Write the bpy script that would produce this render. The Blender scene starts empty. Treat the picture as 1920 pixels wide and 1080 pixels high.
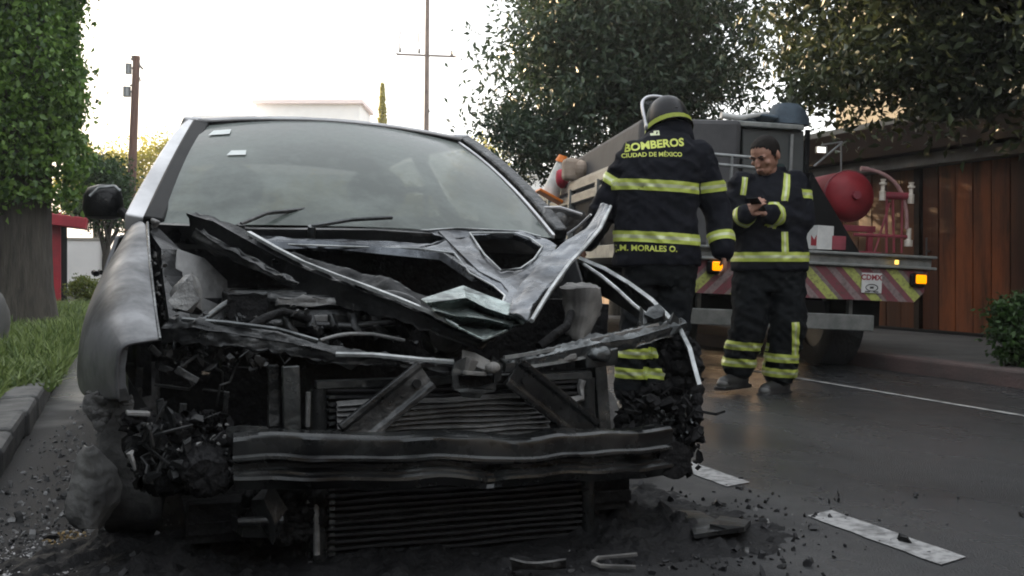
import bpy, bmesh, math, random
from mathutils import Vector, Matrix, Euler, noise, geometry
from mathutils.bvhtree import BVHTree
import numpy as np
random.seed(7); np.random.seed(7)
C = bpy.context.scene.collection
S = bpy.context.scene
R = math.radians
# ------------------------------------------------------------------ camera, sky, sun, exposure
YAW = R(19.8); FOC = 2000.0; CAMH = 0.83
cd = bpy.data.cameras.new('camera'); cam = bpy.data.objects.new('camera', cd); C.objects.link(cam)
cam.location = (0, 0, CAMH); cam.rotation_euler = (R(90), 0, -YAW)
cd.sensor_width = 36; cd.lens = 36*FOC/1920; cd.shift_y = -40/1920; cd.clip_end = 1500; cd.clip_start = 0.05
S.camera = cam
S.render.engine = 'CYCLES'
S.cycles.use_denoising = True
S.cycles.max_bounces = 6; S.cycles.diffuse_bounces = 3; S.cycles.glossy_bounces = 3
S.cycles.transmission_bounces = 4; S.cycles.transparent_max_bounces = 8
S.cycles.pixel_filter_type = 'BLACKMAN_HARRIS'; S.cycles.filter_width = 1.9
S.view_settings.view_transform = 'Standard'; S.view_settings.look = 'None'
S.view_settings.exposure = 1.45; S.view_settings.gamma = 1
SUN_EL = R(12); SUN_AZ = R(-25)          # azimuth from +Y, clockwise: low, ahead and to the left, behind the added terrace
w = bpy.data.worlds.new('World'); S.world = w; w.use_nodes = True
nt = w.node_tree; bgn = nt.nodes['Background']
sky = nt.nodes.new('ShaderNodeTexSky'); sky.sky_type = 'NISHITA'; sky.sun_disc = False
sky.sun_elevation = SUN_EL; sky.sun_rotation = SUN_AZ; sky.air_density = 1.0; sky.dust_density = 4.0; sky.ozone_density = 1.0
mx = nt.nodes.new('ShaderNodeMix'); mx.data_type = 'RGBA'; mx.inputs[0].default_value = 0.62
nt.links.new(sky.outputs[0], mx.inputs[6]); mx.inputs[7].default_value = (9.0, 9.3, 9.6, 1)   # high thin overcast
nt.links.new(mx.outputs[2], bgn.inputs[0]); bgn.inputs[1].default_value = 0.1
sl = bpy.data.lights.new('sun', 'SUN'); sun = bpy.data.objects.new('sun', sl); C.objects.link(sun)
sl.energy = 4.6; sl.angle = R(0.6); sl.color = (1.0, 0.72, 0.42)
sd = Vector((math.sin(SUN_AZ)*math.cos(SUN_EL), math.cos(SUN_AZ)*math.cos(SUN_EL), math.sin(SUN_EL)))
sun.rotation_euler = (-sd).to_track_quat('-Z', 'Y').to_euler(); sun.location = (20, -10, 20)

# ------------------------------------------------------------------ measuring helpers
def W(px, py, Y):
    t = math.tan(YAW + math.atan((px-960)/FOC)); X = Y*t
    d = X*math.sin(YAW) + Y*math.cos(YAW)
    return Vector((X, Y, CAMH - (py-500)*d/FOC))
def WD(px, py, d):
    r = (px-960)*d/FOC
    return Vector((r*math.cos(YAW)+d*math.sin(YAW), -r*math.sin(YAW)+d*math.cos(YAW), CAMH-(py-500)*d/FOC))
def WP(px, py, p0, n):
    o = Vector((0, 0, CAMH)); d = W(px, py, 1.0)-o
    return o + d*((p0-o).dot(n)/d.dot(n))
def WG(px, py, z=0.0):
    return WP(px, py, Vector((0, 0, z)), Vector((0, 0, 1)))

# ------------------------------------------------------------------ materials
def mat(name, c1, c2=None, scale=5, rough=.5, rough2=None, metal=0., bump=0., bscale=40, lo=.35, hi=.65, stretch=(1,1,1), spec=.5, detail=6, c3=None, s3=2., lo3=.5, hi3=.7, island=0.):
    m = bpy.data.materials.new(name); m.use_nodes = True
    t = m.node_tree; N = t.nodes; L = t.links; b = N['Principled BSDF']
    b.inputs['Metallic'].default_value = metal; b.inputs['Roughness'].default_value = rough
    b.inputs['Specular IOR Level'].default_value = spec
    b.inputs['Base Color'].default_value = (*c1, 1)
    tc = N.new('ShaderNodeTexCoord'); mp = N.new('ShaderNodeMapping'); L.new(tc.outputs['Object'], mp.inputs[0]); mp.inputs['Scale'].default_value = stretch
    def nz(sc, l, h):
        n = N.new('ShaderNodeTexNoise'); n.inputs['Scale'].default_value = sc; n.inputs['Detail'].default_value = detail; n.inputs['Roughness'].default_value = .62
        L.new(mp.outputs[0], n.inputs['Vector'])
        r = N.new('ShaderNodeMapRange'); r.inputs[1].default_value = l; r.inputs[2].default_value = h; L.new(n.outputs[0], r.inputs[0])
        return r.outputs[0]
    col = None
    if c2 is not None:
        f = nz(scale, lo, hi)
        q = N.new('ShaderNodeMix'); q.data_type = 'RGBA'; L.new(f, q.inputs[0]); q.inputs[6].default_value = (*c1, 1); q.inputs[7].default_value = (*c2, 1)
        col = q.outputs[2]
        if rough2 is not None:
            r = N.new('ShaderNodeMapRange'); L.new(f, r.inputs[0]); r.inputs[3].default_value = rough; r.inputs[4].default_value = rough2
            L.new(r.outputs[0], b.inputs['Roughness'])
    if c3 is not None:
        f = nz(s3, lo3, hi3)
        q = N.new('ShaderNodeMix'); q.data_type = 'RGBA'; L.new(f, q.inputs[0])
        if col: L.new(col, q.inputs[6])
        else: q.inputs[6].default_value = (*c1, 1)
        q.inputs[7].default_value = (*c3, 1); col = q.outputs[2]
    if island and col is not None:
        g = N.new('ShaderNodeNewGeometry'); r = N.new('ShaderNodeMapRange'); L.new(g.outputs['Random Per Island'], r.inputs[0])
        r.inputs[3].default_value = 1-island; r.inputs[4].default_value = 1+island
        v = N.new('ShaderNodeVectorMath'); v.operation = 'SCALE'; L.new(col, v.inputs[0]); L.new(r.outputs[0], v.inputs['Scale']); col = v.outputs[0]
    if col: L.new(col, b.inputs['Base Color'])
    if bump:
        n = N.new('ShaderNodeTexNoise'); n.inputs['Scale'].default_value = bscale; n.inputs['Detail'].default_value = 5; L.new(mp.outputs[0], n.inputs['Vector'])
        bp = N.new('ShaderNodeBump'); bp.inputs['Strength'].default_value = bump; bp.inputs['Distance'].default_value = .02
        L.new(n.outputs[0], bp.inputs['Height']); L.new(bp.outputs[0], b.inputs['Normal'])
    return m
def leafmat(name, ca, cb, rough=.45, tl=.25):
    m = bpy.data.materials.new(name); m.use_nodes = True
    t = m.node_tree; N = t.nodes; L = t.links; b = N['Principled BSDF']
    g = N.new('ShaderNodeNewGeometry'); cr = N.new('ShaderNodeValToRGB'); L.new(g.outputs['Random Per Island'], cr.inputs[0])
    cr.color_ramp.elements[0].color = (*ca, 1); cr.color_ramp.elements[1].color = (*cb, 1)
    L.new(cr.outputs[0], b.inputs['Base Color']); b.inputs['Roughness'].default_value = rough; b.inputs['Specular IOR Level'].default_value = .4
    tr = N.new('ShaderNodeBsdfTranslucent'); L.new(cr.outputs[0], tr.inputs[0])
    mi = N.new('ShaderNodeMixShader'); mi.inputs[0].default_value = tl
    L.new(b.outputs[0], mi.inputs[1]); L.new(tr.outputs[0], mi.inputs[2]); L.new(mi.outputs[0], N['Material Output'].inputs[0])
    return m
def glassmat(name, tint, transp, rough=.05, soot=(.1,.1,.1), slo=.45, shi=.7, sscale=4, smax=.8, smin=0., spec=.5):
    """a pane: part see-through, part glossy, with a patchy film of soot"""
    m = bpy.data.materials.new(name); m.use_nodes = True
    t = m.node_tree; N = t.nodes; L = t.links; b = N['Principled BSDF']
    b.inputs['Base Color'].default_value = (*tint, 1); b.inputs['Roughness'].default_value = rough; b.inputs['Specular IOR Level'].default_value = spec
    tp = N.new('ShaderNodeBsdfTransparent'); tp.inputs[0].default_value = (.8, .86, .83, 1)
    m1 = N.new('ShaderNodeMixShader'); m1.inputs[0].default_value = transp
    L.new(b.outputs[0], m1.inputs[1]); L.new(tp.outputs[0], m1.inputs[2])
    so = N.new('ShaderNodeBsdfPrincipled'); so.inputs['Base Color'].default_value = (*soot, 1); so.inputs['Roughness'].default_value = .5; so.inputs['Specular IOR Level'].default_value = .15
    tc = N.new('ShaderNodeTexCoord')
    n = N.new('ShaderNodeTexNoise'); n.inputs['Scale'].default_value = sscale; n.inputs['Detail'].default_value = 9; n.inputs['Roughness'].default_value = .68; L.new(tc.outputs['Object'], n.inputs['Vector'])
    r = N.new('ShaderNodeMapRange'); L.new(n.outputs[0], r.inputs[0]); r.inputs[1].default_value = slo; r.inputs[2].default_value = shi; r.inputs[3].default_value = smin; r.inputs[4].default_value = smax
    m2 = N.new('ShaderNodeMixShader'); L.new(r.outputs[0], m2.inputs[0]); L.new(m1.outputs[0], m2.inputs[1]); L.new(so.outputs[0], m2.inputs[2])
    L.new(m2.outputs[0], N['Material Output'].inputs[0])
    return m

# ------------------------------------------------------------------ mesh builder
ORI = {}
class MB:
    def __init__(s): s.v = []; s.f = []; s.mi = []; s.cur = 0
    def add(s, vs, fs):
        o = len(s.v); s.v += [Vector(v) for v in vs]
        for f in fs: s.f.append([i+o for i in f]); s.mi.append(s.cur)
    def box(s, c, size, rot=None):
        c = Vector(c); h = Vector(size)/2
        M_ = Euler(rot).to_matrix() if rot else Matrix.Identity(3)
        vs = [c + M_ @ Vector((x*h.x, y*h.y, z*h.z)) for x in (-1,1) for y in (-1,1) for z in (-1,1)]
        s.add(vs, [(0,1,3,2),(4,6,7,5),(0,4,5,1),(2,3,7,6),(0,2,6,4),(1,5,7,3)]); return s
    def hexa(s, a, b):                     # a, b: two quads (lists of 4), joined
        s.add(list(a)+list(b), [(3,2,1,0),(4,5,6,7),(0,1,5,4),(1,2,6,5),(2,3,7,6),(3,0,4,7)]); return s
    def wbox(s, x0, y0, x1, y1, Y, d):     # a box whose front face covers that patch at distance Y along the street
        a = [W(x0,y1,Y), W(x1,y1,Y), W(x1,y0,Y), W(x0,y0,Y)]
        return s.hexa(a, [p+Vector((0,d,0)) for p in a])
    def tube(s, pts, r, seg=8, r2=None, cap=True):
        pts = [Vector(p) for p in pts]; n = len(pts)
        rs = r if isinstance(r, (list, tuple)) else [r + ((r2 if r2 is not None else r)-r)*i/max(1, n-1) for i in range(n)]
        vs = []; ref = None
        for i, p in enumerate(pts):
            d = (pts[min(i+1, n-1)]-pts[max(i-1, 0)]).normalized()
            if ref is None: ref = d.orthogonal().normalized()
            ref = (ref - d*ref.dot(d)).normalized(); b = d.cross(ref)
            for k in range(seg):
                a = 2*math.pi*k/seg; vs.append(p + (ref*math.cos(a)+b*math.sin(a))*rs[i])
        fs = [(i*seg+k, i*seg+(k+1)%seg, (i+1)*seg+(k+1)%seg, (i+1)*seg+k) for i in range(n-1) for k in range(seg)]
        if cap: fs += [tuple(range(seg))[::-1], tuple((n-1)*seg+k for k in range(seg))]
        s.add(vs, fs); return s
    def sweep(s, pts, prof, up=(0,0,1), closed=True, scale=None):
        pts = [Vector(p) for p in pts]; n = len(pts); m = len(prof); vs = []
        for i, p in enumerate(pts):
            d = (pts[min(i+1, n-1)]-pts[max(i-1, 0)]).normalized()
            sd_ = d.cross(Vector(up)).normalized(); u = sd_.cross(d)
            k = scale[i] if scale else 1
            vs += [p + sd_*a*k + u*b*k for a, b in prof]
        rng = m if closed else m-1
        fs = [(i*m+k, i*m+(k+1)%m, (i+1)*m+(k+1)%m, (i+1)*m+k) for i in range(n-1) for k in range(rng)]
        if closed: fs += [tuple(range(m))[::-1], tuple((n-1)*m+k for k in range(m))]
        s.add(vs, fs); return s
    def ell(s, c, r, seg=16, rings=10, rot=None):
        c = Vector(c); M_ = Euler(rot).to_matrix() if rot else Matrix.Identity(3)
        if not hasattr(r, '__len__'): r = (r, r, r)
        vs = [c + M_ @ Vector((0, 0, -r[2]))]
        for i in range(1, rings):
            ph = -math.pi/2 + math.pi*i/rings
            for k in range(seg):
                a = 2*math.pi*k/seg
                vs.append(c + M_ @ Vector((r[0]*math.cos(ph)*math.cos(a), r[1]*math.cos(ph)*math.sin(a), r[2]*math.sin(ph))))
        vs.append(c + M_ @ Vector((0, 0, r[2]))); T = len(vs)-1
        fs = [(0, 1+(k+1)%seg, 1+k) for k in range(seg)]
        for i in range(rings-2):
            for k in range(seg):
                a = 1+i*seg; fs.append((a+k, a+(k+1)%seg, a+seg+(k+1)%seg, a+seg+k))
        a = 1+(rings-2)*seg
        fs += [(a+k, a+(k+1)%seg, T) for k in range(seg)]
        s.add(vs, fs); return s
    def limb(s, p1, r1, p2, r2, seg=14):    # tapered capsule
        p1, p2 = Vector(p1), Vector(p2); d = p2-p1; L = d.length; d /= max(L, 1e-6)
        pts = []; rs = []
        for i in range(5):
            a = math.pi/2*i/5; pts.append(p1 - d*r1*math.cos(a)); rs.append(max(.002, r1*math.sin(a)))
        for i in range(5): t = i/4; pts.append(p1+d*L*t); rs.append(r1+(r2-r1)*t)
        for i in range(1, 6):
            a = math.pi/2*i/5; pts.append(p2 + d*r2*math.sin(a)); rs.append(max(.002, r2*math.cos(a)))
        return s.tube(pts, rs, seg)
    def loft(s, secs, seg=20):              # secs: (centre, rx, ry) horizontal super-ellipses bottom to top
        vs = []
        for c, rx, ry in secs:
            for k in range(seg):
                a = 2*math.pi*k/seg; ca, sa = math.cos(a), math.sin(a)
                vs.append(Vector(c)+Vector((rx*math.copysign(abs(ca)**.8, ca), ry*math.copysign(abs(sa)**.8, sa), 0)))
        n = len(secs)
        fs = [(i*seg+k, i*seg+(k+1)%seg, (i+1)*seg+(k+1)%seg, (i+1)*seg+k) for i in range(n-1) for k in range(seg)]
        fs += [tuple(range(seg))[::-1], tuple((n-1)*seg+k for k in range(seg))]
        s.add(vs, fs); return s
    def grid(s, rows):
        n, m = len(rows), len(rows[0])
        s.add([p for r in rows for p in r], [(i*m+k, i*m+k+1, (i+1)*m+k+1, (i+1)*m+k) for i in range(n-1) for k in range(m-1)]); return s
    def panel(s, outer, holes, fn):         # flat outline with holes, in pixels; fn gives each point its place
        loops = [[Vector((x, y, 0)) for x, y in outer]] + [[Vector((x, y, 0)) for x, y in h] for h in holes]
        tris = geometry.tessellate_polygon(loops)
        flat = [p for l in loops for p in l]
        s.add([fn(p.x, p.y) for p in flat], [tuple(t) for t in tris]); return s
    def chunk(s, c, r, n=7):                # an irregular broken lump
        c = Vector(c); k = random.choice((5, 6, 7)); rt = Euler([random.uniform(0, 6.3) for _ in range(3)]).to_matrix()
        sc = Vector((r*random.uniform(.6, 1.6), r*random.uniform(.4, 1), r*random.uniform(.2, .7)))
        vs = []
        for lev in (-1, 1):
            for i in range(k):
                a = 2*math.pi*i/k+random.uniform(-.3, .3); q = random.uniform(.6, 1.1)
                v = Vector((math.cos(a)*q*sc.x, math.sin(a)*q*sc.y, lev*sc.z*random.uniform(.5, 1)))
                vs.append(c+rt @ v)
        s.add(vs, [tuple(range(k))[::-1], tuple(range(k, 2*k))]+[(i, (i+1) % k, k+(i+1) % k, k+i) for i in range(k)]); return s
    def mesh(s, name, org=Vector((0,0,0)), jit=0., jsc=8.):
        me = bpy.data.meshes.new(name)
        vs = s.v
        if jit: vs = [v + noise.noise_vector(v*jsc)*jit for v in vs]
        me.from_pydata([tuple(v-org) for v in vs], [], s.f)
        me.polygons.foreach_set('material_index', s.mi); me.update(); return me
    def build(s, name, m, parent=None, org=None, smooth=False, ang=48, bevel=0., solid=0., sub=0, jit=0., jsc=8., autosmooth=None):
        o_ = ORI.get(parent.name, Vector()) if parent else (Vector(org) if org is not None else Vector())
        me = s.mesh(name, o_, jit, jsc)
        for q in (m if isinstance(m, (list, tuple)) else [m]): me.materials.append(q)
        return link(name, me, parent, o_, smooth, bevel, solid, sub, ang)
def link(name, me, parent=None, org=None, smooth=False, bevel=0., solid=0., sub=0, ang=48):
    bm = bmesh.new(); bm.from_mesh(me); bmesh.ops.recalc_face_normals(bm, faces=bm.faces)
    if smooth:
        for f in bm.faces: f.smooth = True
        for e in bm.edges:
            if len(e.link_faces) == 2 and e.calc_face_angle(0) > R(ang): e.smooth = False
    bm.to_mesh(me); bm.free()
    o = bpy.data.objects.new(name, me); C.objects.link(o)
    if parent: o.parent = parent; ORI[o.name] = ORI.get(parent.name, Vector())
    else: o.location = org; ORI[o.name] = Vector(org)
    if sub:
        ca = me.attributes.new('crease_edge', 'FLOAT', 'EDGE'); cnt = {}
        for p in me.polygons:
            for k in p.edge_keys: cnt[k] = cnt.get(k, 0)+1
        for e in me.edges: ca.data[e.index].value = 1.0 if cnt.get(tuple(sorted(e.vertices)), 0) == 1 else 0.0
        q = o.modifiers.new('sub', 'SUBSURF'); q.levels = q.render_levels = sub
    if solid:
        q = o.modifiers.new('solid', 'SOLIDIFY'); q.thickness = solid; q.offset = 0
    if bevel:
        q = o.modifiers.new('bevel', 'BEVEL'); q.width = bevel; q.segments = 2; q.limit_method = 'ANGLE'; q.angle_limit = R(40)
    return o
TEX = {}
def crumple(o, strength, size, levels=2):
    """beaten metal: finer faces pushed about by a cloud texture"""
    if size not in TEX:
        t = bpy.data.textures.new('beaten', 'CLOUDS'); t.noise_scale = size; t.noise_depth = 4; t.noise_type = 'HARD_NOISE'; TEX[size] = t
    s = o.modifiers.new('fine', 'SUBSURF'); s.subdivision_type = 'SIMPLE'; s.levels = s.render_levels = levels
    d = o.modifiers.new('beaten', 'DISPLACE'); d.texture = TEX[size]; d.strength = strength; d.mid_level = .5
    n = len(o.modifiers); o.modifiers.move(n-1, 0); o.modifiers.move(n-1, 0)
    for p in o.data.polygons: p.use_smooth = True
    return o
def tag(o, label=None, cat=None, group=None, kind=None):
    if label: o['label'] = label
    if cat: o['category'] = cat
    if group: o['group'] = group
    if kind: o['kind'] = kind
    return o
def thing(name, label, cat, loc, group=None):
    o = bpy.data.objects.new(name, None); C.objects.link(o); o.location = loc; o.empty_display_size = .2
    ORI[o.name] = Vector(loc); return tag(o, label, cat, group)
def copy_tree(o, loc=None, parent=None):
    c = o.copy(); C.objects.link(c); ORI[c.name] = ORI[o.name]
    if parent: c.parent = parent
    if loc is not None: c.location = loc
    for ch in list(o.children): copy_tree(ch, None, c)
    return c
# ------------------------------------------------------------------ common materials
M = {}
M['asphalt'] = mat('asphalt', (.022,.023,.025), (.040,.041,.043), 1.3, .40, .15, bump=.5, bscale=190, stretch=(1,.55,1), c3=(.012,.0125,.014), s3=.8, lo3=.48, hi3=.66)
def sooty_road():
    """asphalt made black and wet where the fire was (a real stain with its own outline)"""
    m = M['asphalt']; t = m.node_tree; N = t.nodes; L = t.links; b = N['Principled BSDF']
    src = b.inputs['Base Color'].links[0].from_socket; rs = b.inputs['Roughness'].links[0].from_socket
    tc = N.new('ShaderNodeTexCoord'); mp = N.new('ShaderNodeMapping'); L.new(tc.outputs['Object'], mp.inputs[0])
    mp.inputs['Location'].default_value = (-.45/1.75, -4.2/3.4, 0); mp.inputs['Scale'].default_value = (1/1.75, 1/3.4, 0)
    ns = N.new('ShaderNodeTexNoise'); ns.inputs['Scale'].default_value = 2.2; ns.inputs['Detail'].default_value = 8; L.new(tc.outputs['Object'], ns.inputs[0])
    vl = N.new('ShaderNodeVectorMath'); vl.operation = 'LENGTH'; L.new(mp.outputs[0], vl.inputs[0])
    ad = N.new('ShaderNodeMath'); ad.operation = 'MULTIPLY_ADD'; L.new(ns.outputs[0], ad.inputs[0]); ad.inputs[1].default_value = .9; L.new(vl.outputs['Value'], ad.inputs[2])
    r = N.new('ShaderNodeMapRange'); L.new(ad.outputs[0], r.inputs[0]); r.inputs[1].default_value = 1.2; r.inputs[2].default_value = 1.55
    q = N.new('ShaderNodeMix'); q.data_type = 'RGBA'; L.new(r.outputs[0], q.inputs[0]); q.inputs[6].default_value = (.010,.010,.011,1); L.new(src, q.inputs[7])
    L.new(q.outputs[2], b.inputs['Base Color'])
    q = N.new('ShaderNodeMix'); L.new(r.outputs[0], q.inputs[0]); q.inputs[2].default_value = .78; L.new(rs, q.inputs[3]); L.new(q.outputs[0], b.inputs['Roughness'])
    b.inputs['Specular IOR Level'].default_value = .42
sooty_road()
M['concrete'] = mat('concrete', (.085,.083,.08), (.12,.117,.11), 3, .85, bump=.3, bscale=60, c3=(.05,.05,.048), s3=1.2)
M['kerb'] = mat('kerb_stone', (.12,.12,.117), (.055,.055,.055), 6, .8, bump=.5, bscale=30, c3=(.035,.036,.036), s3=2.2)
M['kerb_r'] = mat('kerb_painted', (.13,.085,.08), (.08,.066,.062), 3, .8, bump=.3, bscale=40)
M['soil'] = mat('soil', (.055,.045,.03), (.03,.03,.018), 9, .95, bump=.8, bscale=40)
M['white_line'] = mat('road_paint', (.30,.30,.30), (.07,.07,.072), 24, .6, bump=.3, bscale=140, lo=.44, hi=.72, c3=(.10,.10,.10), s3=6, lo3=.5, hi3=.7)
M['thin_line'] = mat('road_paint_worn', (.34,.34,.33), (.12,.12,.12), 9, .6, lo=.45, hi=.7)
M['grass'] = leafmat('grass_blade', (.06,.10,.025), (.24,.31,.10), .6)
M['bark'] = mat('bark', (.085,.075,.06), (.035,.030,.025), 3.5, .9, bump=1.0, bscale=14, stretch=(4,4,.5), detail=10)
M['ivy'] = leafmat('ivy_leaf', (.030,.075,.016), (.20,.33,.065), .38, .35)
M['dark_leaf'] = leafmat('dark_leaf', (.022,.040,.024), (.075,.115,.065), .34)
M['olive_leaf'] = leafmat('olive_leaf', (.022,.032,.016), (.085,.110,.050), .34)
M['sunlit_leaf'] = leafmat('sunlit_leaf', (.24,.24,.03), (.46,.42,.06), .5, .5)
M['bush_leaf'] = leafmat('bush_leaf', (.08,.12,.015), (.20,.22,.03), .5)
M['hedge_leaf'] = leafmat('hedge_leaf', (.015,.04,.01), (.06,.12,.03), .45)
M['cream_wall'] = mat('cream_wall', (.36,.335,.29), (.29,.27,.235), 2, .9, bump=.15, bscale=50)
M['pale_wall'] = mat('pale_wall', (.86,.85,.83), (.80,.79,.77), 2, .9)
M['pink_wall'] = mat('pink_wall', (.78,.66,.64), None, rough=.9)
M['brown_wood'] = mat('brown_wood', (.060,.026,.014), (.030,.015,.009), 3, .42, .6, bump=.2, bscale=20, stretch=(3,3,.25))
M['brown_gate'] = mat('brown_gate', (.115,.042,.020), (.050,.021,.012), 2.2, .4, .55, spec=.25, bump=.15, bscale=25, stretch=(3,3,.2), c3=(.23,.075,.026), s3=.55, lo3=.52, hi3=.66)  # orange-brown blotches paint some warm sun glow into the boards
M['sun_glow_plank'] = mat('sun_glow_plank', (.30,.088,.032), (.075,.028,.014), 1.3, .4, .55, bump=.15, bscale=25, stretch=(3,3,.5), spec=.25, lo=.40, hi=.62)  # orange colour paints the patch of sunlight on the gate
M['fascia'] = mat('fascia', (.030,.016,.010), (.017,.010,.007), 2, .6, spec=.2, stretch=(1,.3,3))
M['lintel'] = mat('lintel', (.17,.16,.15), (.11,.10,.09), 4, .8)
M['black_gap'] = mat('black_gap', (.004,.004,.004), None, rough=.9)
M['red_paint'] = mat('red_paint', (.42,.02,.035), (.30,.015,.03), 3, .45)
M['glass_dark'] = mat('dark_glass', (.015,.018,.02), None, rough=.06)
M['pole_wood'] = mat('pole_wood', (.16,.085,.06), (.09,.05,.04), 3, .85, stretch=(3,3,.3), bump=.3)
M['pole_grey'] = mat('pole_grey', (.20,.15,.13), (.13,.10,.09), 4, .8)
M['insulator'] = mat('insulator', (.10,.10,.10), None, rough=.4)
M['galv'] = mat('galvanised', (.30,.31,.31), (.20,.21,.21), 12, .45, metal=.5)

# ------------------------------------------------------------------ ground, road, pavements
def sheet(name, x0, x1, y0, y1, z, m, n=1):
    b = MB(); b.add([(x0,y0,z),(x1,y0,z),(x1,y1,z),(x0,y1,z)], [(0,1,2,3)])
    return tag(b.build(name, m), kind='structure')
sheet('ground', -400, 400, -400, 600, -.012, M['concrete'])
sheet('road', -.47, 5.72, -30, 31, 0, M['asphalt'])
sheet('cross_street', -60, 60, 31, 38, 0, M['asphalt'])
b = MB(); b.box((6.98, 0, .045), (2.2, 62, .15)); tag(b.build('pavement', M['concrete']), kind='structure')
b = MB(); b.box((5.80, 0, .047), (.16, 62, .15)); tag(b.build('kerb', M['kerb_r'], bevel=.02), kind='structure')
b = MB(); b.box((-1.9, 1, .03), (2.52, 60, .14)); tag(b.build('verge', M['soil']), kind='structure')
b = MB(); b.box((-3.8, 1, .04), (1.3, 60, .15)); tag(b.build('footpath', M['concrete']), kind='structure')
# left kerb: separate worn stones
y = 0.0; i = 0
kb = MB()
while y < 31:
    L_ = random.uniform(.42, .62)
    kb.box((-.565+random.uniform(-.012, .012), y+L_/2, .055+random.uniform(-.008, .008)), (.19, L_-.008, .15), (random.uniform(-.015,.015), random.uniform(-.03,.03), random.uniform(-.02,.02)))
    y += L_
tag(kb.build('kerb', M['kerb'], bevel=.028, jit=.014, jsc=7), kind='structure')
# lane dashes and the thin edge line
b = MB()
def dash(y0, y1):
    n = 8; L_ = []; R_ = []
    for i in range(n+1):
        yy = y0+(y1-y0)*i/n
        L_.append((2.12+.003*math.sin(i*2.3+y0), yy-.02, .004)); R_.append((2.245+.003*math.sin(i*1.7), yy+.02, .004))
    b.grid([L_, R_])
for y0, y1 in ((-.3,.4),(1.0,1.55),(2.40,3.02),(3.52,4.0),(4.9,5.5),(6.4,7.0),(7.9,8.5),(9.4,10),(10.9,11.5),(12.4,13)): dash(y0, y1)
tag(b.build('lane_marking', M['white_line']), kind='structure')
b = MB(); b.add([(4.655,-10,.004),(4.70,-10,.004),(4.70,31,.004),(4.655,31,.004)], [(0,1,2,3)]); tag(b.build('edge_line', M['thin_line']), kind='structure')

# ------------------------------------------------------------------ foliage
def leaf_mesh(name, P, size, m, parent, droop=.3, aspect=.5, org=None, up_bias=.3):
    """P: N x 3 leaf positions in world space -> one mesh of pointed leaf faces"""
    P = np.asarray(P, dtype=np.float64); n = len(P)
    d = np.random.normal(size=(n,3)); d[:,2] -= droop; d /= np.linalg.norm(d, axis=1)[:,None]
    q = np.random.normal(size=(n,3)); q[:,2] += up_bias; q -= d*(q*d).sum(1)[:,None]; q /= np.linalg.norm(q, axis=1)[:,None]
    sd_ = np.cross(d, q)
    s = size*np.random.uniform(.6, 1.35, n)[:,None]
    fold = q*s*.12
    a = P - d*s*.5; c = P + d*s*.5; b1 = P + sd_*s*aspect*.5 - d*s*.05 + fold; b2 = P - sd_*s*aspect*.5 - d*s*.05 + fold
    o = ORI[parent.name] if parent else Vector(org)
    V = np.stack([a, b1, c, b2], 1).reshape(-1, 3) - np.array(o)
    me = bpy.data.meshes.new(name); me.vertices.add(4*n); me.vertices.foreach_set('co', V.ravel())
    F = np.empty((n,2,3), dtype=np.int32); k = np.arange(n)*4
    F[:,0] = np.stack([k, k+1, k+2], 1); F[:,1] = np.stack([k, k+2, k+3], 1)
    me.loops.add(6*n); me.loops.foreach_set('vertex_index', F.ravel())
    me.polygons.add(2*n); me.polygons.foreach_set('loop_start', np.arange(0, 6*n, 3, dtype=np.int32)); me.polygons.foreach_set('loop_total', np.full(2*n, 3, dtype=np.int32))
    me.update(calc_edges=True); me.materials.append(m)
    ob = bpy.data.objects.new(name, me); C.objects.link(ob)
    if parent: ob.parent = parent; ORI[ob.name] = o
    else: ob.location = o; ORI[ob.name] = Vector(o)
    return ob
def clumps(blobs, n, nclump, cs, shell=.55, seed=1):
    """clustered points inside a set of ellipsoids (centre, radii); returns leaf points and clump centres"""
    rg = np.random.RandomState(seed); vol = np.array([np.prod(r) for _, r in blobs]); vol = vol/vol.sum(); cc = []
    for _ in range(nclump):
        c, r = blobs[rg.choice(len(blobs), p=vol)]
        d = rg.normal(size=3); d /= np.linalg.norm(d); rad = shell+(1-shell)*rg.uniform()**.7
        cc.append(np.array(c)+d*np.array(r)*rad*rg.uniform(.85, 1.12))
    cc = np.array(cc); idx = rg.randint(0, nclump, n); spread = cs*rg.uniform(.5, 1.5, nclump)
    v = rg.normal(size=(n,3))*np.array([1,1,.75])
    return cc[idx]+v*spread[idx][:,None], cc
def tree(name, label, base, blobs, nleaf, leafsize, m, trunk_r, trunk_h, cs=.22, nclump=140, seed=1, group=None, cat='tree', shell=.5, limbs=14, bark='bark', aspect=.5, droop=.3):
    t = thing(name, label, cat, base, group)
    P, cc = clumps(blobs, nleaf, nclump, cs, shell, seed)
    P = P[P[:,2] > base[2]+.1]
    leaf_mesh('crown', P, leafsize, M[m], t, droop, aspect)
    b = MB(); B = Vector(base); rg = random.Random(seed)
    top = B+Vector((rg.uniform(-.1,.1), rg.uniform(-.1,.1), trunk_h))
    pts = [B+(top-B)*k/6+Vector((rg.uniform(-.04,.04), rg.uniform(-.04,.04), 0))*(k > 0) for k in range(7)]
    b.tube(pts, [trunk_r*(1.35 if k == 0 else 1.08-.07*k) for k in range(7)], 14)
    for k in range(limbs):
        e = Vector(cc[rg.randrange(len(cc))]); s_ = pts[rg.choice((4,5,6))]
        mid = s_.lerp(e, .5)+Vector((rg.uniform(-.2,.2), rg.uniform(-.2,.2), .15))
        b.tube([s_, mid, e], [trunk_r*.42, trunk_r*.24, trunk_r*.06], 7)
    b.build('trunk', M[bark], t, smooth=True, jit=trunk_r*.10, jsc=5)
    return t

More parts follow.
